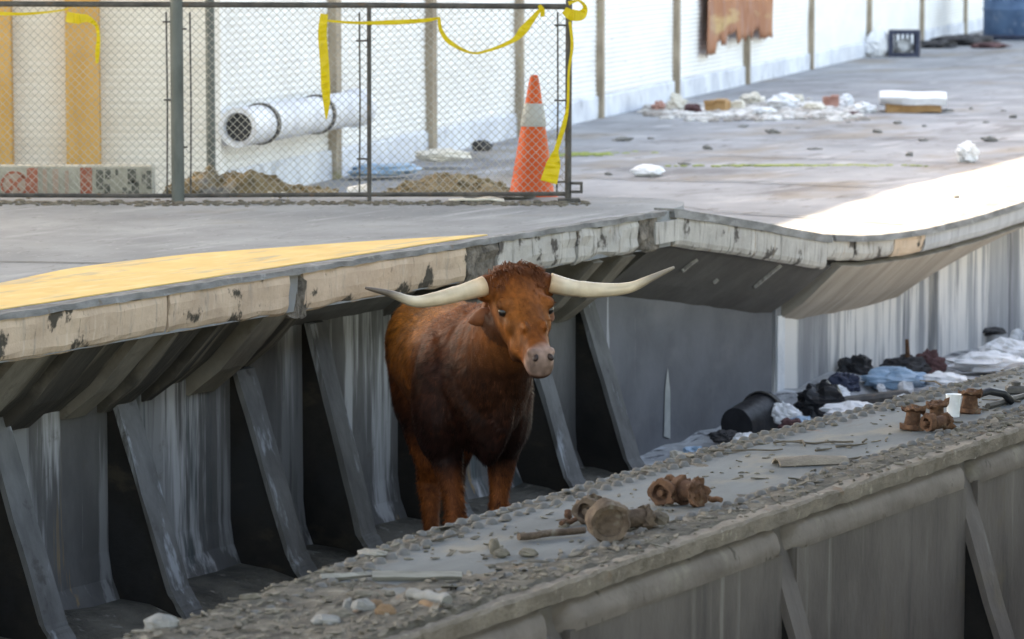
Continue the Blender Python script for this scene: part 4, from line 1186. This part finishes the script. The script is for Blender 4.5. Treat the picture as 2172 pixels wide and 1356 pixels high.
# coat markings with painted shade and flank highlight, fine folds
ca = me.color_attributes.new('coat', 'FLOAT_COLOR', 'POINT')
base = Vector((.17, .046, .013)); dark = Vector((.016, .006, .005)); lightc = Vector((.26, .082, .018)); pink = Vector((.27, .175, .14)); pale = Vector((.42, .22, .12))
cols_ = []
for v in me.vertices:
    p = v.co
    nz_ = noise.noise(p*3.1); nz2 = noise.noise(p*9)
    c = base.lerp(lightc, clamp(.4+.8*noise.noise(p*2.2+Vector((4,0,0)))))
    q = p-HP; a = q.dot(HA); l = q.dot(HL); u_ = q.dot(HU)
    inhead = a > -.12 and abs(l) < .2 and abs(u_) < .19 and p.x > .5 - .35*a and a < .6
    if not inhead:
        # darker neck, brisket and lower legs; shade on chest, belly and rump painted in
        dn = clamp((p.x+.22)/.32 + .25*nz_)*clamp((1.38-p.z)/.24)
        c = c.lerp(dark, .92*clamp((1.02-p.z)/.26 + .2*nz_)*clamp((p.z-.60)/.12))  # underside shade painted into the coat colour
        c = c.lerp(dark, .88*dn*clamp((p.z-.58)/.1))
        c = c.lerp(Vector((.46, .155, .026)), .85*clamp((p.z-1.02+.15*nz_)/.2)*clamp((-.15-p.x+.3*nz_)/.4)*clamp((p.x+1.42)/.15))  # warm highlight on the upper flank, painted in
        c = c.lerp(base*1.05, .7*clamp((.70-p.z)/.1))
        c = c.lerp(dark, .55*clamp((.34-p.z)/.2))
        c = c.lerp(dark, .85*clamp((-1.22-p.x+.1*nz_)/.16)*clamp((1.26-p.z)/.1))  # platform shade on the rump, painted in
    else:
        c = c.lerp(dark, .35*clamp((.5+nz2)*.8)*clamp((.12-a)/.2))
        eyed = min((p-hp(.185, s_*.112, .0)).length for s_ in (-1, 1))
        c = c.lerp(Vector((.10, .035, .015)), .92*clamp((.058-eyed)/.03))
        c = c.lerp(lightc*1.15, .6*clamp((.14-abs(a-.30))/.1)*clamp((abs(l)-.03)/.04))
        mz = clamp((a-.435+.025*nz2)/.04)*clamp((u_+.085)/.03)
        c = c.lerp(pink*(1+.5*nz2+.5*noise.noise(p*40)), mz)
        c = c.lerp(dark, .8*clamp((-.075-u_)/.03)*clamp((a-.25)/.1))
        c = c.lerp(dark, .75*clamp((-.06-u_)/.05)*clamp((.3-a)/.1)*clamp((a-.02)/.05))
        mouth = clamp((.022-abs(u_+.085-.1*(a-.49)))/.012)*clamp((a-.42)/.03)
        c = c.lerp(Vector((.05,.025,.02)), .8*mouth)
    c = c*(1+.12*nz2+.38*noise.noise(Vector((p.x*42, p.y*42, p.z*15)))+.22*noise.noise(Vector((p.x*85, p.y*85, p.z*34))))
    cols_ += [c.x, c.y, c.z, 1]
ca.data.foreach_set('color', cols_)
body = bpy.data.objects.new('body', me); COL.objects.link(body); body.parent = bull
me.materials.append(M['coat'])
# short lying hair over the hide, coloured like the skin below it
fv, ff, fc = [], [], []
areas = [p_.area for p_ in me.polygons]
pick = rnd.choices(range(len(areas)), weights=areas, k=90000)
vcol = [tuple(cols_[4*i:4*i+3]) for i in range(len(me.vertices))]
for k in pick:
    p_ = me.polygons[k]; c = p_.center; nn = p_.normal
    q = c-HP; a = q.dot(HA)
    head = a > -.1 and c.x > .42 and c.z > 1.12
    if head and a > .40: continue
    if head and min((c-hp(.187, s_*.104, .004)).length for s_ in (-1, 1)) < .03: continue
    if c.z < .08: continue
    flow = (HA*.9 + nn*.1) if head else Vector((-.55, 0, -.75))
    flow = flow + Vector((noise.noise(c*5), noise.noise(c*5+Vector((7,1,2))), noise.noise(c*5+Vector((1,9,4)))))*.55
    flow += Vector((rnd.gauss(0, .22), rnd.gauss(0, .22), rnd.gauss(0, .22)))
    t = flow - nn*flow.dot(nn)
    if t.length < .05: continue
    t.normalize(); sd_ = t.cross(nn)
    L = rnd.uniform(.016, .038) if not head else rnd.uniform(.007, .015)
    w_ = rnd.uniform(.0012, .0024)
    o_ = len(fv)
    b0 = c - nn*.001
    fv += [tuple(b0 - sd_*w_), tuple(b0 + sd_*w_), tuple(c + t*L + nn*L*rnd.uniform(.12, .34))]
    ff.append((o_, o_+1, o_+2))
    kk = max(.25, rnd.uniform(.6, 1.4)*(1+1.1*noise.noise(c*34)))
    cc = vcol[p_.vertices[0]]
    fc += [cc[0]*kk, cc[1]*kk, cc[2]*kk, 1]*3
fm = bpy.data.meshes.new('fur'); fm.from_pydata(fv, [], ff); fm.update()
fca = fm.color_attributes.new('coat', 'FLOAT_COLOR', 'POINT'); fca.data.foreach_set('color', fc)
fur = bpy.data.objects.new('fur', fm); COL.objects.link(fur); fur.parent = bull; fm.materials.append(M['coat']); fur['kind'] = 'stuff'
# horns
def horn(sg, pts):
    n = len(pts)
    P = []
    for i in range(n-1):
        p0, p1, p2, p3 = (Vector(pts[max(0, i-1)]), Vector(pts[i]), Vector(pts[i+1]), Vector(pts[min(n-1, i+2)]))
        for k in range(8):
            t = k/8
            P.append(.5*((2*p1)+(p2-p0)*t+(2*p0-5*p1+4*p2-p3)*t*t+(3*p1-p0-3*p2+p3)*t**3))
    P.append(Vector(pts[-1]))
    rad = [lerp(.046, .034, i/10) if i < 10 else .034*(1-((i-10)/(len(P)-10)))**.8+.003 for i in range(len(P))]
    m = MB(); m.tube(P, rad, 16)
    o = m.build('horn', M['horn'], bull, smooth=True)
    at_ = o.data.color_attributes.new('tone', 'FLOAT_COLOR', 'POINT')
    N_ = len(P)
    vals = []
    for i in range(N_):
        t = i/(N_-1)
        tip = clamp((t-.62)/.2)
        c = Vector((1,.97,.92)).lerp(Vector((.17,.15,.15)) if sg < 0 else Vector((.42,.42,.44)), tip)
        c = c.lerp(Vector((.9,.68,.5)), clamp((.14-t)/.12)*.8)
        for j in range(16):
            g_ = 1 + .16*noise.noise(Vector((t*9, j*.9, sg))) + (.14*noise.noise(Vector((t*60, 0, sg)))*clamp((.5-t)/.3))
            g_ *= 1-.25*clamp(noise.noise(Vector((t*4, j*.5, sg*3)))*2)
            vals += [c.x*g_, c.y*g_, c.z*g_, 1]
    at_.data.foreach_set('color', vals)
def hw_(l, dz, fw): return HP + HL*l + Z_*dz + fh*fw
horn(-1, [hw_(-.15, -.008, .01), hw_(-.26, -.03, .03), hw_(-.38, -.048, .06), hw_(-.49, -.05, .10), hw_(-.60, -.01, .12), hw_(-.715, .022, .13)])
horn(1, [hw_(.15, -.008, .01), hw_(.26, -.035, .03), hw_(.38, -.045, .06), hw_(.49, -.035, .10), hw_(.58, .005, .13), hw_(.68, .05, .15)])
# ears
for sg in (-1, 1):
    m = MB(); rings = []
    b0 = hp(.07, sg*.105, -.12)
    d = (HL*sg*.86 - Z_*.12 - fh*.62).normalized(); e = (Z_*.9 - HL*sg*.1).normalized(); e = (e - d*e.dot(d)).normalized(); f_ = d.cross(e)
    for t, w_ in ((0, .022), (.2, .034), (.45, .041), (.7, .034), (.9, .018), (1.0, .004)):
        c = b0 + d*t*.115 - Z_*.02*t*t
        rings.append([c + e*w_*math.cos(an) + f_*(w_*.28*math.sin(an) + .25*w_*math.cos(an)**2) for an in [2*math.pi*j/14 for j in range(14)]])
    m.loft(rings); o = m.build('ear', M['hair'], bull, smooth=True)
# eyes, nostrils, hooves
for sg in (-1, 1):
    m = MB(); m.blob((0,0,0), .021, .021, .021, 14, 10, 0); m.build('eye', M['eye'], bull, smooth=True, loc=hp(.187, sg*.104, .004))
    m = MB(); m.blob((0,0,0), .020, .012, .014, 12, 8, 0, m=(Matrix((HA, HL, HU)).transposed()).to_4x4() @ rotm('Z', R(25*sg))); m.build('nostril', M['nostril'], bull, smooth=True, loc=hp(.498, sg*.033, .018))
for f, l in FOOT:
    hf = MB()
    for sg in (-1, 1):
        hf.loft([ell((f+dx, l+sg*.026, z), X_, Y_, rx, ry, 10) for dx, z, rx, ry in ((0, 0, .066, .027), (-.01, .03, .058, .027), (-.022, .065, .042, .022))])
    hf.build('hoof', M['hoof'], bull, smooth=True, angle=R(50))
# forelock and tail
m = MB()
for k in range(1700):
    l = rnd.gauss(0, .055); a = rnd.uniform(-.09, .075)
    if abs(l) > .12: continue
    u_ = .05*math.sqrt(max(0, 1-(l/.125)**2)) + .004*rnd.random()
    b0 = hp(a, l, u_ - (.02 if a < -.04 else 0))
    cl = noise.noise(Vector((l*26, a*26, 1)))
    dr = (HU*.55 + HA*(.25+.9*noise.noise(Vector((l*20, a*20, 5)))) + HL*(l*3+.8*cl)).normalized()
    L2 = rnd.uniform(.018, .042)*(1.5 if a < .0 else 1)
    m.tube([b0 - dr*.010, b0+dr*L2*.5, b0+dr*L2*.85 + HA*.014 - Z_*.01], [.0019, .0016, .0005], 3, cap=False)
o = m.build('forelock', M['hair'], bull)
m = MB(); m.tube([(-1.46, 0, 1.2), (-1.55, .0, 1.12), (-1.58, .0, .9), (-1.57, .0, .65), (-1.56, 0, .55)], [.035, .028, .02, .017, .02], 10); tl = m.build('tail', M['hair'], bull, smooth=True)
m = MB(); m.tube([(-1.56, 0, .57), (-1.56, .0, .45), (-1.55, 0, .3)], [.022, .04, .006], 10); m.build('tail_tuft', M['hair'], tl, smooth=True)

# ------------------------------------------------------------------ debris on the girder
def T(px, py): return at(px, py, GIRD)
def spool(px, py, r, ln, rz_, label, mat='rust', upright=False, tilt=0.0):
    p = T(px, py)
    e = empty('rusty_spool', p, rz_); tag(e, label, 'spool', 'rusty spools left on the girder')
    base_m = tr(0, 0, r*.98) @ rotm('Y', R(90)+tilt) @ tr(0, 0, -ln/2)
    if upright: base_m = rotm('Y', tilt)
    m = MB(); m.lathe([(.5*r, .02), (.62*r, .0), (.7*r, ln*.3), (.66*r, ln*.6), (.6*r, ln), (.4*r, ln)], 22, base_m, jit=.22); m.build('barrel', M[mat], e, smooth=True, angle=R(45))
    for z0 in (0.0, ln*.78):
        m = MB(); m.lathe([(.62*r, z0), (.96*r, z0), (r, z0+ln*.05), (r, z0+ln*.17), (.95*r, z0+ln*.22), (.62*r, z0+ln*.22)], 24, base_m, closed=True, jit=.28); m.build('flange', M[mat], e, smooth=True, angle=R(40))
    m = MB(); m.lathe([(.18*r, -ln*.1), (.24*r, -ln*.1), (.24*r, ln*1.1), (.18*r, ln*1.1)], 12, base_m); m.build('axle', M[mat], e)
    return e
spool(1252, 1110, .044, .085, R(70), 'pale rusty spool lying behind the big rusty ring', 'rustgrey')
spool(1345, 1126, .042, .12, R(22), 'long rusty spool pointing right beside the big rusty ring', 'rustgrey')
spool(1412, 1072, .046, .075, R(60), 'left one of the two rounded rusty spools on the plate', 'rust')
spool(1462, 1074, .050, .09, R(-40), 'right one of the two rounded rusty spools on the plate', 'rust')
spool(1934, 912, .046, .088, R(20), 'left dark rusty spool standing up near the right edge', 'rust', True, .1)
spool(1988, 896, .042, .078, R(60), 'middle rusty spool standing up beside the white cup', 'rust', True, -.1)
spool(2056, 876, .047, .088, R(10), 'right rusty brown spool standing up behind the white cup', 'rust', True, .05)
spool(1990, 915, .035, .12, R(35), 'small reddish spool lying low in front of the standing spools', 'rust')
# big rusty ring
p = T(1290, 1150); m = MB()
m.lathe([(.046, -.025), (.060, -.03), (.067, -.017), (.067, .017), (.060, .03), (.046, .025), (.042, 0)], 26, tr(0, 0, .065) @ rotm('Z', R(12)) @ rotm('X', R(96)), closed=True, jit=.14)
o = m.build('rusty_ring', M['rustgrey'], None, smooth=True, angle=R(50), loc=p); tag(o, 'big rusty ring standing on edge on the girder plate', 'ring')
m = MB(); m.lathe([(.001, -.008), (.047, -.012), (.047, .012), (.001, .008)], 22, tr(0, 0, .065) @ rotm('Z', R(12)) @ rotm('X', R(96))); o2_ = m.build('ring_plug', M['rustgrey'], o)
def rod(name, a, b, r0, r1, mat, label, cat, lift=.012, n=8, wob=.01, group=None):
    p, q = T(*a), T(*b)
    pts = []
    for i in range(9):
        t = i/8
        v = p.lerp(q, t)-p
        v.z = lift + wob*(noise.noise(Vector((t*3+a[0], 0, 0)))+.5)
        v.x += wob*noise.noise(Vector((t*3+a[0], 5, 0)))
        pts.append(v)
    m = MB(); m.tube(pts, [lerp(r0, r1, i/8) for i in range(9)], n)
    o = m.build(name, M[mat], None, smooth=True, angle=R(50), loc=p)
    tag(o, label, cat, group)
    return o
rod('rusty_rod', (1100, 1150), (1240, 1136), .012, .011, 'rustgrey', 'straight rusty rod pointing left from the big ring', 'rod')
rod('rusty_rod', (1190, 1122), (1235, 1108), .008, .008, 'rust', 'short rusty rod above the straight rod', 'rod')
rod('rusty_rod', (1490, 1066), (1530, 1072), .011, .009, 'rust', 'stub of rusty rod right of the two rounded spools', 'rod')
rod('wood_strip', (790, 1232), (980, 1232), .016, .013, 'wood', 'long grey weathered strip lying flat on the girder', 'wood', .012, 4, .004)
rod('wood_strip', (680, 1235), (800, 1226), .012, .008, 'wood', 'thin grey strip left of the long weathered strip', 'wood', .01, 4, .004)
rod('bent_stick', (930, 1306), (895, 1296), .017, .015, 'brownstone', 'bent pale root at the lower left of the girder, left end', 'stick')
rod('bent_stick', (868, 1284), (948, 1298), .016, .018, 'stone', 'bent pale brown root near the girder front edge', 'stick', .016, 8, .03)
rod('wire_loop', (1640, 944), (1810, 942), .004, .004, 'twig', 'thin dark wire curving across the bluish plate', 'wire', .004, 6, .01)
rod('wire_loop', (1500, 962), (1660, 958), .004, .003, 'twig', 'thin dark wire left of the curving wire', 'wire', .004, 6, .01)
rod('rail_strip', (2095, 868), (2200, 838), .012, .012, 'iron', 'dark strip lying at the far right of the plate', 'strip', .01, 6, .004)
# a broken pale shell-like piece of curled sheet
p = T(1720, 985); m = MB()
rings = []
for i in range(13):
    s = (i/12-.5)*.26
    r = []
    for j in range(8):
        an = lerp(.15, math.pi-.15, j/7)
        r.append((s, .05*math.cos(an), .034*math.sin(an)*(1-.5*abs(i/12-.45))))
    r += [(x, y*.85, max(z-.006, 0)) for x, y, z in r[::-1]]
    rings.append(r)
m.loft(rings); o = m.build('curled_flake', M['lip'], None, smooth=True, angle=R(50), loc=p); o.rotation_euler = (0, 0, R(15)); tag(o, 'curled pale flake of metal with a dark hollow on the plate', 'flake')
# white cup near spools, black hose arc
p = T(2022, 884); m = MB(); m.lathe([(.024, 0), (.03, .085), (.032, .088), (.027, .085), (.022, .006)], 16); o = m.build('paper_cup', M['white'], None, smooth=True, angle=R(40), loc=p); tag(o, 'white cup standing between the rusty spools', 'cup')
p = T(2100, 862); m = MB(); m.tube([(-.10, 0, .01), (-.07, 0, .045), (0, .01, .06), (.07, .02, .045), (.11, .02, .01)], .016, 8); o = m.build('hose_piece', M['black'], None, smooth=True, loc=p); o.rotation_euler = (0, 0, R(20)); tag(o, 'black arched piece of hose right of the rusty spools', 'hose')
p = T(2155, 836); m = MB(); m.bbox(-.04, .06, -.03, .04, 0, .035, .008); m.lathe([(.018, .033), (.02, .05), (.004, .055)], 10); o = m.build('dark_bracket', M['iron'], None, loc=p); tag(o, 'small dark bracket at the right edge of the plate', 'bracket')
# stones, flakes
def stone(px, py, a, b, h, mat, label, cat='stone', group=None, rz_=None):
    p = T(px, py); m = MB()
    m.blob((0, 0, h*.8), a, b, h, 12, 8, .3, 1.8, px*.13, floor=-.002)
    o = m.build('loose_stone', M[mat], None, smooth=False, loc=p); o.rotation_euler = (0, 0, rnd.uniform(-.5, .5) if rz_ is None else rz_)
    tag(o, label, cat, group); return o
stone(690, 1326, .045, .03, .016, 'stone', 'flat pale grey stone at the left of the stone cluster')
stone(722, 1316, .04, .026, .018, 'grit', 'grey stone right of the flat pale grey stone')
stone(738, 1300, .016, .014, .022, 'stone', 'small upright white stone in the stone cluster')
stone(770, 1305, .035, .028, .026, 'stone', 'large pale stone in the middle of the stone cluster')
stone(795, 1300, .034, .02, .022, 'brownstone', 'tan slanting stone in the stone cluster', rz_=.9)
stone(820, 1318, .032, .024, .026, 'brownstone', 'orange brown stone at the right of the stone cluster')
stone(770, 1268, .05, .025, .012, 'grit', 'flat brownish stone above the stone cluster')
stone(1048, 1175, .016, .016, .026, 'grit', 'small dark grey stub standing on the bluish plate')
stone(1064, 1182, .026, .018, .014, 'grit', 'small grey stone beside the dark stub')
stone(1120, 1180, .03, .02, .014, 'grit', 'lone grey stone right of the dark stub')
stone(345, 1345, .05, .03, .03, 'stone', 'pale stone at the near left end of the girder')
stone(1205, 1102, .014, .014, .018, 'rust', 'small rusty nut behind the straight rod', 'nut')
stone(790, 1182, .05, .03, .014, 'wood', 'splintered bark lying on the back edge of the plate', 'bark')
stone(1395, 1120, .034, .03, .03, 'twig', 'dark knobbly lump at the end of the long rusty spool', 'lump')
for i in range(26):
    s = rnd.uniform(-8.6, -1.5); w = rnd.uniform(GF+.12, GB-.1)
    p = W(s, w, GIRD+.006)
    a = rnd.uniform(0, 3.1); L2 = rnd.uniform(.06, .2)
    m = MB(); m.tube([(0,0,0), (L2*.5*math.cos(a), L2*.5*math.sin(a), rnd.uniform(0, .01)), (L2*math.cos(a+.2), L2*math.sin(a+.2), .0)], [.0045, .004, .002], 5)
    o = m.build('twig', M['twig'], None, loc=p); tag(o, 'thin dark twig lying on the girder plate', 'twig', 'twigs scattered on the girder plate')
# drifted dirt, grit and flakes that nobody could count
def dirt_h(s, w):
    r = rear(s)
    v = (w-GF)/(r-GF)                      # 0 front edge, 1 rear edge
    left = clamp((-6.9-s)/1.0)
    cov = .62*math.exp(-((v-.10)/.17)**2) + .40*math.exp(-((v-.93)/.10)**2) + .55*left + .04
    n1 = .5+.5*noise.noise(Vector((s*1.7, w*3.0, 4.0)))
    n2 = noise.noise(Vector((s*7, w*12, 1.0))); n3 = noise.noise(Vector((s*22, w*30, 2.0)))
    h = (cov*1.0 + .55*(n1-.5) + .22*n2 + .14*n3 - .30)
    return max(-.006, min(.022, h*.034))
m = MB(); ns, nw = 620, 44
for i in range(ns+1):
    s = -9.3 + 14.3*(i/ns)**1.25
    r = rear(s)
    for j in range(nw+1):
        w = lerp(GF+.004, r-.004, j/nw)
        e = min(1, min(j, nw-j)/2)
        m.v.append((s, w, GIRD + lerp(-.006, dirt_h(s, w), e)))
for i in range(ns):
    for j in range(nw):
        a = i*(nw+1)+j; m.f.append((a, a+nw+1, a+nw+2, a+1))
M['dirt'] = mk('drifted_dirt', (.07,.061,.049), (.16,.14,.11), sc=9, stretch=(1,1.5,1), rough=.95, bump=.9, bsc=70, bdist=.012,
    layers=[dict(col=(.05,.043,.036), sc=13, stretch=(.5,1.5,1), lo=.56, hi=.66, amt=.8), dict(col=(.26,.235,.19), sc=18, lo=.58, hi=.68, amt=.7), dict(col=(.17,.10,.06), sc=6, lo=.6, hi=.7, amt=.5)])
o = m.build('dirt', M['dirt'], None, smooth=False); o.location = E0; o.rotation_euler = (0, 0, math.pi/2-TH); tag(o, 'drifts of dry dirt over the girder plate', kind='stuff')
m = MB()
for k in range(4200):
    s = -9.2 + 11*rnd.random()**1.5
    w = rnd.uniform(GF+.0, rear(s)-.01)
    h = dirt_h(s, w)
    if h < .001 and rnd.random() < .8: continue
    z = GIRD + max(h, 0)
    r = rnd.uniform(.003, .0075) * (2.2 if rnd.random() < .07 else 1)
    if k % 3 == 0:      # a thin flake, tilted
        q = tr(s, w, z+.004) @ rotm('Z', rnd.uniform(-.8, .8)) @ rotm('X', rnd.uniform(-.35, .35)) @ rotm('Y', rnd.uniform(-.3, .3))
        L1, L2, t_ = r*rnd.uniform(2, 5), r*rnd.uniform(.8, 1.8), .0015
        ps = [(-L1, -L2*.6), (-L1*.2, -L2), (L1, -L2*.3), (L1*.8, L2*.6), (0, L2), (-L1*.9, L2*.4)]
        m.add([q @ Vector((x, y, zz)) for zz in (-t_, t_) for x, y in ps], [(5,4,3,2,1,0), (6,7,8,9,10,11)] + [(i, (i+1) % 6, (i+1) % 6+6, i+6) for i in range(6)])
    else:
        m.blob((s, w, z+r*.2), r*rnd.uniform(1, 2.2), r*rnd.uniform(.8, 1.3), r*rnd.uniform(.4, .9), 6, 4, .5, 2, k*.37, rotm('Z', rnd.uniform(0, 3.1)))
o = m.build('grit', M['grit']); o.location = E0; o.rotation_euler = (0, 0, math.pi/2-TH); tag(o, 'loose grit and flakes covering the girder plate', kind='stuff')

# ------------------------------------------------------------------ rubbish on the track bed at the right
def B0(px, py, z=0.0):
    return at(px, py, z)
p = B0(1594, 960); bk = empty('black_bucket', Vector((2.02, 24.0, 0)) if False else p, R(30))
bk.location = at(1592, 940, .05)
tag(bk, 'black bucket lying tipped over below the plain grey wall', 'bucket')
bm2 = tr(0, 0, .135) @ rotm('Z', R(205)) @ rotm('Y', R(-84)) @ tr(0, 0, -.16)
m = MB(); m.lathe([(.11, .0), (.135, .30), (.145, .31), (.145, .33), (.13, .33), (.105, .02)], 24, bm2, closed=False); m.build('bucket_body', M['black'], bk, smooth=True, angle=R(40))
m = MB(); m.lathe([(.146, .285), (.152, .29), (.152, .305), (.146, .31)], 24, bm2, closed=True); m.build('rim', M['iron'], bk, smooth=True, angle=R(40))
def litter(name, px, py, w_px, h_px, mat, label, cat, z=.25, amp=.45, ry=None, fr=2.2, wl=None):
    """px, py is the middle of the thing; it lies on the raised heap of rubbish at height z or less"""
    p = at(px, py, z)
    sc = 8000/p.y
    a = w_px/sc/2*1.2; h = h_px/sc/2*1.3
    o = crumple(name, Vector((p.x, p.y, z-h*.8)), a, ry or a*.8, h, mat, label, cat, 0, amp, fr=fr)
    return o
# heap of dirt under the rubbish
m = MB(); nx, ny = 70, 16
for i in range(nx+1):
    for j in range(ny+1):
        s = lerp(2.3, 20, i/nx); w = lerp(-2.6, .5, j/ny)
        e = clamp((s-2.3)/3.2)*clamp((w+2.6)/1.2)
        h = e*(.16 + .09*noise.noise(Vector((s*1.1, w*1.3, 0))) + .07*noise.noise(Vector((s*3.5, w*3.5, 1))) + .03*noise.noise(Vector((s*9, w*9, 1)))) + .06*clamp((s-8)/5)*e
        m.v.append((s, w, h-.01))
for i in range(nx):
    for j in range(ny):
        a = i*(ny+1)+j; m.f.append((a, a+ny+1, a+ny+2, a+1))
M['heap'] = mk('rubbish_dirt', (.30,.30,.31), (.58,.58,.585), sc=3, bump=.9, bsc=16, bdist=.04, rough=.95,
    layers=[dict(col=(.07,.07,.08), sc=5, lo=.55, hi=.64, amt=.85), dict(col=(.70,.72,.76), sc=4, lo=.56, hi=.64, amt=.8)])
o = m.build('rubbish_ground', M['heap'], None, smooth=True); o.location = E0; o.rotation_euler = (0, 0, math.pi/2-TH); tag(o, 'pale rubbish strewn ground along the far wall foot', kind='stuff')
LT = [
 ('plastic_bag', 1740, 852, 84, 60, 'black', 'black bag with white stripes left of the grey board', 'bag'),
 ('plastic_bag', 1770, 842, 60, 34, 'white', 'white bag lying over the first black bag', 'bag'),
 ('plastic_bag', 1815, 786, 62, 50, 'black', 'black lumpy bag highest against the streaked wall', 'bag'),
 ('plastic_bag', 1790, 815, 54, 40, 'navy', 'dark navy bag below the highest black bag', 'bag'),
 ('plastic_bag', 1900, 806, 120, 34, 'lightblue', 'long light blue plastic sheet in the middle of the rubbish', 'sheet'),
 ('old_rag', 1922, 776, 80, 32, 'darkrag', 'dark green black heap behind the light blue sheet', 'rag'),
 ('old_rag', 1970, 774, 56, 46, 'maroon', 'dark brown heap right of the dark green heap', 'rag'),
 ('plastic_bag', 2000, 806, 90, 22, 'white', 'flat white bag right of the light blue sheet', 'bag'),
 ('plastic_bag', 2090, 770, 130, 34, 'white', 'wide white heap in the sun at the right edge', 'bag'),
 ('plastic_bag', 2140, 748, 110, 40, 'white', 'bright white heap furthest right along the wall', 'bag'),
 ('plastic_bag', 1810, 872, 110, 26, 'white', 'long white paper strip in front of the black bags', 'paper'),
 ('plastic_bag', 1582, 934, 44, 24, 'white', 'white torn paper in front of the black bucket', 'paper'),
 ('old_rag', 1540, 928, 54, 22, 'darkrag', 'dark flat rag left of the torn white paper', 'rag'),
 ('plastic_bag', 1472, 962, 40, 22, 'lightblue', 'pale blue scrap at the left end of the rubbish', 'scrap'),
 ('paper_scrap', 1436, 972, 26, 26, 'cream', 'cream scrap standing at the left end of the rubbish', 'scrap'),
 ('plastic_bag', 1665, 880, 50, 36, 'white', 'white crumpled bag right of the black bucket', 'bag'),
 ('old_rag', 1676, 902, 40, 22, 'maroon', 'small reddish rag in front of the white crumpled bag', 'rag'),
 ('plastic_bag', 1700, 896, 46, 18, 'lightblue', 'small pale blue scrap by the reddish rag', 'scrap'),
 ('old_rag', 2080, 702, 90, 16, 'darkrag', 'thin dark rag along the wall at the far right', 'rag'),
 ('old_rag', 1425, 984, 36, 14, 'darkrag', 'tiny dark rag nearest the bull in the rubbish', 'rag'),
]
for nm, px, py, w_, h_, mat, lab, cat in LT:
    litter(nm, px, py, w_, h_, mat, lab, cat, z=.22)
p = at(1835, 845, .22); q = at(1905, 838, .2)
m = MB(); m.bbox(-.3, .3, -.06, .06, 0, .12, .02); o = m.build('grey_board', M['iron'], None, loc=p+Vector((0,0,-.1))); o.rotation_euler = (0, R(-4), R(20)); tag(o, 'dark grey board lying across the rubbish', 'board')
p = at(1922, 752, .3); m = MB(); m.tube([(0,0,-.25), (.01,0,0), (.004,0,.1)], [.02,.016,.012], 8); o = m.build('short_stake', M['rust'], None, loc=p); tag(o, 'short rusty stake sticking up from the dark heap', 'stake')
# small scraps over the heap
sm = None
for i in range(60):
    s = rnd.uniform(3.0, 14); w = rnd.uniform(-1.6, .2)
    p = W(s, w, .17)
    if sm is None:
        m = MB(); m.blob((0,0,.02), .07, .05, .04, 10, 7, .5, 2.4, 3); sm = m.build('rubbish_scrap', M['white'], None); o = sm
    else:
        o = sm.copy(); COL.objects.link(o)
    o.location = p; o.rotation_euler = (rnd.uniform(-.4,.4), rnd.uniform(-.4,.4), rnd.uniform(0, 6)); o.scale = (rnd.uniform(.5, 1.6),)*2 + (rnd.uniform(.5, 1.4),)
    tag(o, 'small pale scrap in the rubbish along the far wall', 'scrap', 'pale scraps strewn over the rubbish')
